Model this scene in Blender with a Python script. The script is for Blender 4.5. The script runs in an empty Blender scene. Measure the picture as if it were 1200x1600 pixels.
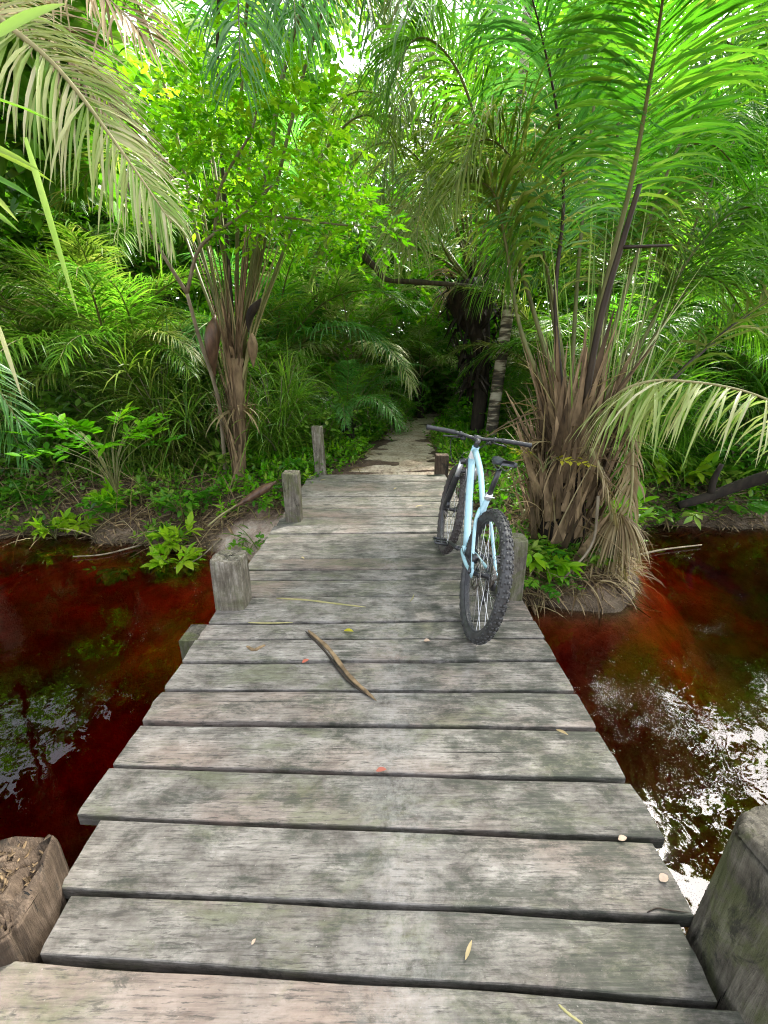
import bpy, math, random
import numpy as np
from mathutils import Vector, Matrix, noise as mnoise

R = math.radians
S = bpy.context.scene
COL = S.collection

# ------------------------------------------------------------------ camera, sky, sun, exposure
CAM_H, PITCH, FPX = 1.45, R(18.8), 650.0
cam_d = bpy.data.cameras.new('camera')
cam = bpy.data.objects.new('camera', cam_d)
COL.objects.link(cam)
cam.location = (0, 0, CAM_H)
cam.rotation_euler = (R(90) - PITCH, 0, 0)
cam_d.sensor_fit = 'VERTICAL'
cam_d.sensor_height = 36.0
cam_d.lens = FPX / 1600.0 * 36.0
cam_d.clip_start = 0.05
cam_d.clip_end = 400
S.camera = cam

SUN_EL, SUN_AZ = R(50), R(42)          # azimuth measured from +Y towards +X
w = bpy.data.worlds.new('World')
S.world = w
w.use_nodes = True
nt = w.node_tree
bg = nt.nodes['Background']
sky = nt.nodes.new('ShaderNodeTexSky')
sky.sky_type = 'NISHITA'
sky.sun_disc = False
sky.sun_elevation = SUN_EL
sky.sun_rotation = SUN_AZ
sky.air_density = 1.0
sky.dust_density = 4.0
sky.ozone_density = 1.0
hsv = nt.nodes.new('ShaderNodeHueSaturation')
hsv.inputs['Saturation'].default_value = 0.35
nt.links.new(sky.outputs[0], hsv.inputs['Color'])
nt.links.new(hsv.outputs[0], bg.inputs[0])
bg.inputs[1].default_value = 0.15

sun_d = bpy.data.lights.new('sun', 'SUN')
sun_d.energy = 4.6
sun_d.angle = R(5)
sun_d.color = (1.0, 0.96, 0.88)
sun = bpy.data.objects.new('sun', sun_d)
COL.objects.link(sun)
sv = Vector((math.sin(SUN_AZ) * math.cos(SUN_EL), math.cos(SUN_AZ) * math.cos(SUN_EL), math.sin(SUN_EL)))
sun.rotation_euler = sv.to_track_quat('Z', 'Y').to_euler()

S.view_settings.view_transform = 'Standard'
S.view_settings.look = 'None'
S.view_settings.exposure = 2.55
S.view_settings.gamma = 1.0
S.render.engine = 'CYCLES'
cy = S.cycles
cy.max_bounces = 7
cy.diffuse_bounces = 3
cy.glossy_bounces = 3
cy.transmission_bounces = 4
cy.transparent_max_bounces = 12
cy.volume_bounces = 0
cy.caustics_reflective = False
cy.caustics_refractive = False
cy.sample_clamp_indirect = 6
cy.use_denoising = True
cy.sample_clamp_direct = 6
cy.denoising_prefilter = 'NONE'
cy.filter_width = 1.1

# ------------------------------------------------------------------ helpers
def at(px, py, Y):
    """photograph pixel + distance along the bridge -> world point"""
    a = math.atan((py - 800) / FPX) + PITCH
    z = CAM_H - Y * math.tan(a)
    zc = Y * math.cos(PITCH) + (CAM_H - z) * math.sin(PITCH)
    return np.array(((px - 600) / FPX * zc, Y, z))

def atz(px, py, z=0.0):
    a = math.atan((py - 800) / FPX) + PITCH
    return at(px, py, (CAM_H - z) / math.tan(a))

def nz(v):
    return v / (np.linalg.norm(v, axis=-1, keepdims=True) + 1e-9)

def catmull(pts, n):
    p = np.asarray(pts, float)
    p = np.vstack([2 * p[0] - p[1], p, 2 * p[-1] - p[-2]])
    m = len(p) - 3
    out = []
    for t in np.linspace(0, m - 1e-6, n):
        i = int(t); f = t - i
        a, b, c, d = p[i:i + 4]
        out.append(0.5 * (2 * b + (c - a) * f + (2 * a - 5 * b + 4 * c - d) * f * f + (3 * b - a - 3 * c + d) * f ** 3))
    return np.array(out)

class MB:
    """collects pieces, links them as ONE mesh object"""
    def __init__(s):
        s.v, s.q, s.t, s.a, s.qm, s.tm, s.n = [], [], [], [], [], [], 0
    def add(s, v, q=None, t=None, tint=0.5, mi=0):
        v = np.asarray(v, float).reshape(-1, 3)
        if q is not None and len(q):
            q = np.asarray(q, int).reshape(-1, 4) + s.n
            s.q.append(q); s.qm.append(np.full(len(q), mi))
        if t is not None and len(t):
            t = np.asarray(t, int).reshape(-1, 3) + s.n
            s.t.append(t); s.tm.append(np.full(len(t), mi))
        s.v.append(v)
        s.a.append(np.broadcast_to(np.asarray(tint, float), (len(v),)))
        s.n += len(v)
    def box(s, c, size, tint=0.5, mi=0, rot=None):
        x, y, z = np.asarray(size) / 2.0
        v = np.array([(-x,-y,-z),(x,-y,-z),(x,y,-z),(-x,y,-z),(-x,-y,z),(x,-y,z),(x,y,z),(-x,y,z)])
        if rot is not None:
            v = v @ np.asarray(rot).T
        s.add(v + np.asarray(c), [(0,3,2,1),(4,5,6,7),(0,1,5,4),(1,2,6,5),(2,3,7,6),(3,0,4,7)], tint=tint, mi=mi)
    def tube(s, pts, rad, n=8, tint=0.5, mi=0, caps=True, squash=1.0):
        p = np.asarray(pts, float)
        rad = np.broadcast_to(np.asarray(rad, float), (len(p),))
        T = nz(np.gradient(p, axis=0))
        ref = np.array((0, 0, 1.0)) if abs(T[0][2]) < 0.9 else np.array((1.0, 0, 0))
        sd = nz(np.cross(T[0], ref))
        V = []
        for i in range(len(p)):
            sd = nz(sd - T[i] * np.dot(sd, T[i]))
            up = np.cross(sd, T[i])
            a = np.arange(n) * 2 * math.pi / n
            V.append(p[i] + rad[i] * (np.cos(a)[:, None] * sd + np.sin(a)[:, None] * up * squash))
        V = np.array(V)
        m = len(p)
        q = [(i * n + k, i * n + (k + 1) % n, (i + 1) * n + (k + 1) % n, (i + 1) * n + k) for i in range(m - 1) for k in range(n)]
        V = V.reshape(-1, 3)
        t = []
        if caps:
            V = np.vstack([V, p[0], p[-1]])
            t = [(k, m * n, (k + 1) % n) if False else ((k + 1) % n, k, m * n) for k in range(n)] + \
                [((m - 1) * n + k, (m - 1) * n + (k + 1) % n, m * n + 1) for k in range(n)]
        s.add(V, q, t, tint, mi)
    def strips(s, base, d, nrm, L, W, droop, seg=4, prof=None, fold=0.0, tint=0.5, mi=0, curl=0.0):
        """leaf blades: N tapered ribbons that bend under their weight"""
        N = len(base)
        if N == 0: return
        d = nz(np.asarray(d, float)); p = np.asarray(base, float).copy()
        nrm = np.asarray(nrm, float)
        L = np.broadcast_to(L, (N,)).astype(float); W = np.broadcast_to(W, (N,)).astype(float)
        droop = np.broadcast_to(droop, (N,)).astype(float)
        sd = nz(np.cross(d, nrm) + 1e-6)
        if prof is None: prof = np.array([0.45, 1, 0.9, 0.62, 0.03]) if seg == 4 else np.interp(np.linspace(0, 1, seg + 1), [0, .2, .5, .8, 1], [0.45, 1, 0.9, 0.55, 0.03])
        rows = 3 if fold else 2
        V = np.zeros((N, seg + 1, rows, 3))
        for k in range(seg + 1):
            sd = nz(sd - d * np.sum(sd * d, 1, keepdims=True))
            up = np.cross(sd, d)
            h = (W * prof[k] * 0.5)[:, None]
            if rows == 2:
                V[:, k, 0] = p - sd * h; V[:, k, 1] = p + sd * h
            else:
                V[:, k, 0] = p - sd * h + up * h * fold; V[:, k, 1] = p; V[:, k, 2] = p + sd * h + up * h * fold
            if k < seg:
                p = p + d * (L / seg)[:, None]
                g = np.zeros_like(d); g[:, 2] = -1
                d = nz(d + g * (droop / seg * (0.6 + 0.8 * k / seg))[:, None])
        idx = np.arange(N * (seg + 1) * rows).reshape(N, seg + 1, rows)
        Q = [np.stack([idx[:, :-1, r], idx[:, :-1, r + 1], idx[:, 1:, r + 1], idx[:, 1:, r]], -1).reshape(-1, 4) for r in range(rows - 1)]
        tint = np.broadcast_to(tint, (N,))
        s.add(V.reshape(-1, 3), np.vstack(Q), tint=np.repeat(tint, (seg + 1) * rows), mi=mi)
    def mesh(s, name, mats, smooth=True):
        v = np.vstack(s.v); a = np.concatenate(s.a)
        q = np.vstack(s.q) if s.q else np.zeros((0, 4), int)
        t = np.vstack(s.t) if s.t else np.zeros((0, 3), int)
        mi = np.concatenate(s.qm + s.tm) if (s.qm or s.tm) else np.zeros(0, int)
        me = bpy.data.meshes.new(name)
        me.vertices.add(len(v)); me.vertices.foreach_set('co', v.ravel())
        nl = len(q) * 4 + len(t) * 3
        me.loops.add(nl); me.loops.foreach_set('vertex_index', np.concatenate([q.ravel(), t.ravel()]).astype(np.int32))
        me.polygons.add(len(q) + len(t))
        st = np.concatenate([np.arange(len(q)) * 4, len(q) * 4 + np.arange(len(t)) * 3]).astype(np.int32)
        me.polygons.foreach_set('loop_start', st)
        me.polygons.foreach_set('material_index', mi.astype(np.int32))
        me.polygons.foreach_set('use_smooth', np.full(len(st), smooth))
        me.update(calc_edges=True)
        at_ = me.attributes.new('tint', 'FLOAT', 'POINT'); at_.data.foreach_set('value', a.astype(np.float32))
        for m in (mats if isinstance(mats, (list, tuple)) else [mats]): me.materials.append(m)
        return me
    def build(s, name, mats, parent=None, smooth=True, loc=None):
        if loc is not None:
            loc = np.asarray(loc, float)
            s.v = [v - loc for v in s.v]
        o = bpy.data.objects.new(name, s.mesh(name, mats, smooth))
        COL.objects.link(o)
        if loc is not None: o.location = loc
        if parent is not None: o.parent = parent
        return o

def tag(o, label=None, cat=None, group=None, kind=None):
    if label: o['label'] = label
    if cat: o['category'] = cat
    if group: o['group'] = group
    if kind: o['kind'] = kind
    return o

def thing(name, label, cat, loc=(0, 0, 0), rot=(0, 0, 0), group=None):
    o = bpy.data.objects.new(name, None)
    o.empty_display_size = 0.1
    COL.objects.link(o); o.location = loc; o.rotation_euler = rot
    return tag(o, label, cat, group)

def copy_tree(o, parent=None):
    c = o.copy(); COL.objects.link(c); c.parent = parent
    for ch in list(o.children): copy_tree(ch, c)
    return c

def part(mb, name, mats, root, smooth=True):
    """mesh given in WORLD coordinates, stored under a root that may be moved"""
    o = mb.build(name, mats, None, smooth)
    o.parent = root
    o.matrix_parent_inverse = Matrix.Identity(4)
    loc = np.array(root.location)
    n = len(o.data.vertices); co = np.zeros(n * 3); o.data.vertices.foreach_get('co', co)
    o.data.vertices.foreach_set('co', (co.reshape(-1, 3) - loc).ravel()); o.data.update()
    return o

def dup(root, loc, rz=0, sc=1.0, label=None, group=None, tilt=(0, 0)):
    c = copy_tree(root)
    c.location = loc; c.rotation_euler = (tilt[0], tilt[1], rz); c.scale = (sc, sc, sc)
    if label: c['label'] = label
    if group: c['group'] = group
    return c

# ------------------------------------------------------------------ materials
class NT:
    def __init__(s, name):
        s.m = bpy.data.materials.new(name); s.m.use_nodes = True
        s.t = s.m.node_tree; s.t.nodes.clear()
        s.out = s.t.nodes.new('ShaderNodeOutputMaterial')
    def n(s, typ, ins=None, **kw):
        nd = s.t.nodes.new('ShaderNode' + typ)
        for k, v in kw.items(): setattr(nd, k, v)
        for k, v in (ins or {}).items():
            if hasattr(v, 'is_output'): s.t.links.new(v, nd.inputs[k])
            else: nd.inputs[k].default_value = v
        return nd
    def link(s, a, b): s.t.links.new(a, b)
    def ramp(s, fac, stops):
        nd = s.n('ValToRGB', {0: fac})
        e = nd.color_ramp.elements
        while len(e) < len(stops): e.new(0.5)
        for el, (p, c) in zip(e, stops):
            el.position = p; el.color = (*c, 1) if len(c) == 3 else c
        return nd.outputs[0]
    def mix(s, f, a, b, mode='MIX'):
        nd = s.n('Mix', data_type='RGBA', blend_type=mode)
        for k, v in ((0, f), (6, a), (7, b)):
            if hasattr(v, 'is_output'): s.t.links.new(v, nd.inputs[k])
            else: nd.inputs[k].default_value = (*v, 1) if isinstance(v, tuple) and len(v) == 3 else v
        return nd.outputs[2]
    def math(s, op, a, b=0.0, clamp=False):
        return s.n('Math', {0: a, 1: b}, operation=op, use_clamp=clamp).outputs[0]
    def noise(s, vec, scale=5, detail=4, rough=0.55, dist=0.0):
        return s.n('TexNoise', {'Vector': vec, 'Scale': scale, 'Detail': detail, 'Roughness': rough, 'Distortion': dist}).outputs[0]
    def coords(s, scale=(1, 1, 1), rnd=True, world=False):
        if world: v = s.n('NewGeometry').outputs['Position']
        else: v = s.n('TexCoord').outputs['Object']
        if rnd:
            r = s.n('ObjectInfo').outputs['Random']
            off = s.n('CombineXYZ', {0: s.math('MULTIPLY', r, 37.0), 1: s.math('MULTIPLY', r, 91.0), 2: s.math('MULTIPLY', r, 53.0)}).outputs[0]
            v = s.n('VectorMath', {0: v, 1: off}, operation='ADD').outputs[0]
        return s.n('Mapping', {'Vector': v, 'Scale': scale}).outputs[0]
    def pbsdf(s, col, rough=0.6, metal=0.0, spec=0.5, bump=None, bstr=0.3, bdist=0.01):
        p = s.n('BsdfPrincipled', {'Base Color': col if hasattr(col, 'is_output') else (*col, 1), 'Roughness': rough, 'Metallic': metal, 'Specular IOR Level': spec})
        if bump is not None:
            b = s.n('Bump', {'Height': bump, 'Strength': bstr, 'Distance': bdist})
            s.link(b.outputs[0], p.inputs['Normal'])
        return p
    def done(s, sh):
        s.link(sh.outputs[0], s.out.inputs[0]); return s.m

def leaf_mat(name, cols, trans=0.35, rough=0.42, spec=0.35, var=0.3):
    trans += 0.1
    m = NT(name)
    tint = m.n('Attribute', attribute_name='tint').outputs['Fac']
    r = m.n('ObjectInfo').outputs['Random']
    f = m.math('ADD', tint, m.math('MULTIPLY', m.math('SUBTRACT', r, 0.5), var), True)
    n = m.noise(m.coords(), 3.0, 3)
    f = m.math('ADD', f, m.math('MULTIPLY', m.math('SUBTRACT', n, 0.5), 0.5), True)
    k = len(cols) - 1
    c = m.ramp(f, [(i / k, cc) for i, cc in enumerate(cols)])
    p = m.pbsdf(c, rough, spec=spec)
    tc = m.mix(1.0, c, (0.95, 1.12, 0.7), 'MULTIPLY')
    t = m.n('BsdfTranslucent', {0: tc})
    x = m.n('MixShader', {0: trans, 1: p.outputs[0], 2: t.outputs[0]})
    return m.done(x)

G_VIVID = [(0.030, 0.14, 0.008), (0.065, 0.23, 0.011), (0.12, 0.32, 0.016), (0.26, 0.40, 0.045)]
G_LIME = [(0.05, 0.21, 0.003), (0.10, 0.32, 0.004), (0.18, 0.42, 0.006), (0.32, 0.48, 0.02)]
G_PALM = [(0.042, 0.13, 0.009), (0.085, 0.23, 0.012), (0.15, 0.31, 0.02), (0.29, 0.38, 0.06)]
G_DARK = [(0.035, 0.11, 0.009), (0.075, 0.185, 0.014), (0.13, 0.26, 0.025), (0.23, 0.32, 0.06)]
G_OLIVE = [(0.06, 0.13, 0.010), (0.11, 0.19, 0.015), (0.20, 0.25, 0.04), (0.36, 0.32, 0.11)]
G_BLUE = [(0.03, 0.13, 0.02), (0.06, 0.20, 0.03), (0.10, 0.27, 0.05), (0.20, 0.34, 0.10)]
G_PALE = [(0.14, 0.28, 0.03), (0.26, 0.38, 0.08), (0.44, 0.48, 0.18), (0.58, 0.54, 0.32)]
STRAW = [(0.12, 0.075, 0.035), (0.22, 0.15, 0.07), (0.34, 0.26, 0.13), (0.45, 0.38, 0.22)]
M = {}
M['vivid'] = leaf_mat('leaf_vivid_green', G_VIVID, 0.45, 0.38)
M['lime'] = leaf_mat('leaf_lime_green', G_LIME, 0.45, 0.4)
M['palm'] = leaf_mat('leaf_palm_green', G_PALM, 0.38, 0.36)
M['dark'] = leaf_mat('leaf_dark_green', G_DARK, 0.3, 0.4)
M['olive'] = leaf_mat('leaf_olive', G_OLIVE, 0.35, 0.45)
M['blue'] = leaf_mat('leaf_blue_green', G_BLUE, 0.35, 0.34)
M['pale'] = leaf_mat('leaf_pale_yellow_green', G_PALE, 0.35, 0.42)
M['straw'] = leaf_mat('leaf_dry_straw', STRAW, 0.2, 0.6, 0.3)
M['yellow'] = leaf_mat('leaf_yellow', [(0.3, 0.38, 0.02), (0.5, 0.5, 0.03), (0.6, 0.5, 0.05)], 0.45, 0.4)

def stalk_mat(name, a, b, rough=0.5):
    m = NT(name)
    n = m.noise(m.coords((6, 6, 1.5)), 3, 5)
    c = m.ramp(n, [(0.3, a), (0.7, b)])
    t = m.n('Attribute', attribute_name='tint').outputs['Fac']
    c = m.mix(1.0, c, m.ramp(t, [(0.0, (0.3, 0.28, 0.25)), (0.5, (1, 1, 1)), (1.0, (1.7, 1.75, 1.75))]), 'MULTIPLY')
    return m.done(m.pbsdf(c, rough, spec=0.3, bump=n, bstr=0.4, bdist=0.01))
M['stalk'] = stalk_mat('stalk_olive', (0.07, 0.075, 0.02), (0.16, 0.16, 0.05))
M['stalk_dark'] = stalk_mat('stalk_dark_brown', (0.018, 0.012, 0.008), (0.05, 0.035, 0.02))
M['stalk_pale'] = stalk_mat('stalk_pale', (0.2, 0.19, 0.07), (0.32, 0.28, 0.13))
M['twig'] = stalk_mat('twig_brown', (0.14, 0.11, 0.07), (0.30, 0.25, 0.17), 0.8)
M['limb'] = stalk_mat('mossy_limb', (0.05, 0.05, 0.025), (0.16, 0.13, 0.08), 0.85)
M['boot'] = stalk_mat('palm_boot_brown', (0.075, 0.05, 0.025), (0.27, 0.185, 0.10), 0.85)
M['boot_dark'] = stalk_mat('palm_boot_dark', (0.012, 0.009, 0.007), (0.04, 0.03, 0.02), 0.9)
M['spathe'] = stalk_mat('spathe_brown', (0.045, 0.024, 0.014), (0.15, 0.085, 0.05), 0.4)
M['bark'] = stalk_mat('bark_grey_brown', (0.05, 0.04, 0.03), (0.17, 0.14, 0.10), 0.9)

def pale_bark():
    m = NT('bark_pale_mottled')
    n = m.noise(m.coords((1.2, 1.2, 7)), 2.2, 5, 0.6)
    c = m.ramp(n, [(0.42, (0.05, 0.04, 0.03)), (0.50, (0.16, 0.12, 0.08)), (0.56, (0.48, 0.42, 0.33)), (0.8, (0.6, 0.55, 0.45))])
    return m.done(m.pbsdf(c, 0.85, bump=n, bstr=0.4, bdist=0.02))
M['pale_bark'] = pale_bark()

def deck_mat():
    m = NT('weathered_plank')
    iso = m.noise(m.coords((1, 1.6, 1)), 7, 12, 0.72, 0.3)
    big = m.noise(m.coords((0.8, 1.2, 1)), 1.3, 4, 0.5)
    g1 = m.noise(m.coords((3.0, 60, 60)), 1.6, 8, 0.7, 0.15)            # grain runs along the plank
    base = m.ramp(iso, [(0.32, (0.062, 0.054, 0.045)), (0.44, (0.152, 0.137, 0.118)), (0.56, (0.235, 0.216, 0.19)), (0.72, (0.37, 0.345, 0.31))])
    base = m.mix(m.ramp(big, [(0.53, (0, 0, 0)), (0.68, (0.55, 0.55, 0.55))]), base, (0.28, 0.20, 0.16))
    base = m.mix(0.75, base, m.ramp(g1, [(0.34, (0.42, 0.41, 0.39)), (0.47, (0.92, 0.91, 0.90)), (0.68, (1.35, 1.34, 1.32))]), 'MULTIPLY')
    pv = m.n('MapRange', {0: m.n('ObjectInfo').outputs['Random'], 1: 0.0, 2: 1.0, 3: 0.70, 4: 1.02}).outputs[0]
    base = m.mix(1.0, base, m.n('CombineXYZ', {0: pv, 1: pv, 2: pv}).outputs[0], 'MULTIPLY')
    # algae and black mould, in patches with ragged edges
    al = m.noise(m.coords((1.2, 2.4, 2)), 2.2, 12, 0.74, 0.5)
    base = m.mix(m.ramp(al, [(0.51, (0, 0, 0)), (0.62, (0.55, 0.55, 0.55))]), base, (0.095, 0.105, 0.05))
    wp = m.n('SeparateXYZ', {0: m.n('NewGeometry').outputs['Position']})
    side = m.n('MapRange', {0: wp.outputs[0], 1: -0.5, 2: 0.6, 3: -0.03, 4: 0.045}).outputs[0]
    mo = m.math('ADD', m.noise(m.coords((1.8, 4.2, 3)), 2.6, 12, 0.78, 0.25), side)
    base = m.mix(m.math('MULTIPLY', m.ramp(mo, [(0.485, (0, 0, 0)), (0.585, (1, 1, 1))]), m.n('MapRange', {0: m.math('ADD', g1, m.math('MULTIPLY', iso, 0.6)), 1: 0.62, 2: 0.98, 3: 1.0, 4: 0.45}).outputs[0]), base, (0.036, 0.040, 0.028))
    mo2 = m.noise(m.coords((5, 16, 8)), 2.4, 8, 0.7, 0.6)
    base = m.mix(m.ramp(mo2, [(0.60, (0, 0, 0)), (0.66, (0.7, 0.7, 0.7))]), base, (0.045, 0.042, 0.034))
    fine = m.noise(m.coords((14, 150, 100)), 1.0, 5, 0.7)
    base = m.mix(m.ramp(fine, [(0.36, (0.9, 0.9, 0.9)), (0.45, (0, 0, 0))]), base, (0.05, 0.045, 0.038))
    crack = m.noise(m.coords((0.9, 44, 44)), 1.0, 2, 0.5, 0.4)
    cr = m.ramp(crack, [(0.262, (1, 1, 1)), (0.272, (0, 0, 0))])
    base = m.mix(cr, base, (0.012, 0.011, 0.010))
    # dust trodden along the middle of the deck
    dx = m.math('ABSOLUTE', m.math('SUBTRACT', wp.outputs[0], 0.05))
    dust = m.math('MULTIPLY', m.math('SUBTRACT', 1.0, m.math('DIVIDE', dx, 0.20), True), m.ramp(m.noise(m.coords((5, 5, 5), rnd=False, world=True), 4.0, 12, 0.8), [(0.42, (0, 0, 0)), (0.62, (1, 1, 1))]))
    base = m.mix(m.math('MULTIPLY', dust, 0.5, True), base, (0.30, 0.285, 0.27))
    speck = m.noise(m.coords((1, 1, 1), rnd=False, world=True), 120, 3, 0.6)
    base = m.mix(m.ramp(speck, [(0.68, (0, 0, 0)), (0.75, (0.45, 0.45, 0.45))]), base, (0.36, 0.33, 0.30))
    rough = m.n('MapRange', {0: big, 1: 0.3, 2: 0.7, 3: 0.80, 4: 0.6}).outputs[0]
    h = m.math('ADD', m.math('MULTIPLY', g1, 0.7), m.math('MULTIPLY', fine, 0.4))
    h = m.math('ADD', h, m.math('MULTIPLY', iso, 0.6))
    h = m.math('SUBTRACT', h, m.math('MULTIPLY', cr, 1.2))
    return m.done(m.pbsdf(base, rough, spec=0.3, bump=h, bstr=0.85, bdist=0.007))
M['deck'] = deck_mat()

def post_mat(name, cols, moss=0.4):
    m = NT(name)
    g = m.noise(m.coords((34, 34, 3.0)), 1.6, 10, 0.72, 0.4)
    iso = m.noise(m.coords((1, 1, 1)), 9, 10, 0.72, 0.4)
    b = m.noise(m.coords((2, 2, 1.4)), 2.4, 12, 0.74, 0.8)
    c = m.ramp(m.math('ADD', m.math('MULTIPLY', g, 0.55), m.math('MULTIPLY', iso, 0.45)), [(0.36, cols[0]), (0.5, cols[1]), (0.64, cols[2])])
    c = m.mix(m.ramp(b, [(0.48, (0, 0, 0)), (0.58, (moss, moss, moss))]), c, (0.085, 0.11, 0.018))
    d = m.noise(m.coords((3, 3, 1.2)), 2.4, 12, 0.76, 1.4)
    c = m.mix(m.ramp(d, [(0.54, (0, 0, 0)), (0.62, (0.8, 0.8, 0.8))]), c, (0.022, 0.020, 0.016))
    k = m.noise(m.coords((24, 24, 0.8)), 1.2, 3, 0.5, 0.6)
    cr = m.ramp(k, [(0.31, (1, 1, 1)), (0.325, (0, 0, 0))])
    c = m.mix(cr, c, (0.012, 0.011, 0.009))
    h = m.math('ADD', g, m.math('MULTIPLY', iso, 0.6))
    return m.done(m.pbsdf(c, 0.85, spec=0.25, bump=m.math('SUBTRACT', h, cr), bstr=0.9, bdist=0.014))
M['post'] = post_mat('post_grey_wood', [(0.05, 0.043, 0.032), (0.12, 0.105, 0.08), (0.24, 0.215, 0.17)], 0.45)
M['post_pale'] = post_mat('post_pale_wood', [(0.06, 0.05, 0.035), (0.16, 0.14, 0.105), (0.38, 0.35, 0.29)], 0.3)
M['post_brown'] = post_mat('post_brown_rotten', [(0.03, 0.02, 0.013), (0.075, 0.052, 0.034), (0.16, 0.115, 0.08)], 0.0)
M['beam'] = post_mat('beam_dark_wood', [(0.05, 0.045, 0.035), (0.11, 0.10, 0.075), (0.2, 0.18, 0.14)], 0.5)

def soil_mat():
    m = NT('forest_soil')
    p = m.coords((1, 1, 1), rnd=False, world=True)
    n1 = m.noise(p, 2.2, 8, 0.65, 0.3); n2 = m.noise(p, 14, 6, 0.7); n3 = m.noise(p, 60, 3, 0.6)
    c = m.ramp(n1, [(0.3, (0.06, 0.038, 0.022)), (0.5, (0.15, 0.095, 0.065)), (0.68, (0.27, 0.18, 0.135))])
    c = m.mix(m.ramp(n2, [(0.4, (0.6, 0.6, 0.6)), (0.6, (0, 0, 0))]), c, (0.045, 0.03, 0.02))
    c = m.mix(m.ramp(n3, [(0.6, (0, 0, 0)), (0.7, (0.6, 0.6, 0.6))]), c, (0.34, 0.27, 0.2))
    # sand bared along the waterline and on the stream bed
    z = m.n('SeparateXYZ', {0: m.n('NewGeometry').outputs['Position']}).outputs[2]
    sand = m.math('MULTIPLY', m.n('MapRange', {0: z, 1: -0.44, 2: -0.56, 3: 0.0, 4: 1.0}).outputs[0], m.ramp(n1, [(0.35, (0.25, 0.25, 0.25)), (0.55, (1, 1, 1))]))
    c = m.mix(sand, c, m.ramp(m.noise(p, 5, 7, 0.7), [(0.3, (0.12, 0.085, 0.05)), (0.55, (0.34, 0.25, 0.16)), (0.75, (0.48, 0.38, 0.27))]))
    pp = m.n('VectorMath', {0: m.n('VectorMath', {0: m.n('NewGeometry').outputs['Position'], 1: (1.45, -4.45, 0.3)}, operation='ADD').outputs[0], 1: (1.0, 1.2, 0.6)}, operation='MULTIPLY').outputs[0]
    pd = m.n('VectorMath', {0: pp}, operation='LENGTH').outputs['Value']
    ps = m.n('MapRange', {0: m.math('ADD', pd, m.math('MULTIPLY', n1, 0.7)), 1: 1.15, 2: 0.85, 3: 0.0, 4: 0.95}).outputs[0]
    c = m.mix(ps, c, m.ramp(m.noise(p, 6, 9, 0.75), [(0.36, (0.24, 0.17, 0.13)), (0.5, (0.48, 0.37, 0.30)), (0.64, (0.62, 0.54, 0.46))]))
    wet = m.n('MapRange', {0: m.math('ADD', z, m.math('MULTIPLY', n2, 0.12)), 1: -0.40, 2: -0.52, 3: 0.0, 4: 0.7}).outputs[0]
    wet = m.math('MULTIPLY', wet, m.math('SUBTRACT', 1.0, m.math('MULTIPLY', ps, 0.6)))
    wet = m.math('MULTIPLY', wet, m.n('MapRange', {0: z, 1: -0.66, 2: -0.60, 3: 0.0, 4: 1.0}).outputs[0])
    c = m.mix(wet, c, (0.03, 0.02, 0.012))
    h = m.math('ADD', n2, m.math('MULTIPLY', n3, 0.5))
    return m.done(m.pbsdf(c, 0.85, spec=0.3, bump=h, bstr=0.9, bdist=0.05))
M['soil'] = soil_mat()

def path_mat():
    m = NT('sandy_path')
    p = m.coords((1, 1, 1), rnd=False, world=True)
    n1 = m.noise(p, 2.6, 8, 0.65, 0.8); n2 = m.noise(p, 22, 5, 0.7)
    c = m.ramp(n1, [(0.30, (0.26, 0.19, 0.13)), (0.46, (0.52, 0.41, 0.31)), (0.64, (0.66, 0.56, 0.45))])
    c = m.mix(m.ramp(n2, [(0.36, (0.7, 0.7, 0.7)), (0.52, (0, 0, 0))]), c, (0.13, 0.09, 0.065))
    return m.done(m.pbsdf(c, 0.9, spec=0.2, bump=n2, bstr=0.7, bdist=0.02))
M['path'] = path_mat()

def water_mat():
    m = NT('tea_brown_water')
    p = m.coords((1, 1, 1), rnd=False, world=True)
    n1 = m.noise(p, 3.2, 3, 0.5, 0.4); n2 = m.noise(p, 11, 3, 0.55, 0.6)
    rip = m.ramp(m.noise(p, 0.9, 2), [(0.46, (0.05, 0.05, 0.05)), (0.60, (1.6, 1.6, 1.6))])
    h = m.math('ADD', n1, m.math('MULTIPLY', m.math('MULTIPLY', n2, rip), 0.55))
    b = m.n('Bump', {'Height': h, 'Strength': 0.5, 'Distance': 0.006}).outputs[0]
    fr = m.n('Fresnel', {'IOR': 1.35, 'Normal': b}).outputs[0]
    gl = m.n('BsdfGlossy', {'Color': (1, 1, 1, 1), 'Roughness': 0.02, 'Normal': b})
    tr = m.n('BsdfTransparent', {'Color': (0.93, 0.86, 0.78, 1)})
    mx = m.n('MixShader', {0: fr, 1: tr.outputs[0], 2: gl.outputs[0]})
    va = m.n('VolumeAbsorption', {'Color': (0.84, 0.24, 0.05, 1), 'Density': 8.0})
    m.link(va.outputs[0], m.out.inputs['Volume'])
    return m.done(mx)
M['water'] = water_mat()

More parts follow.
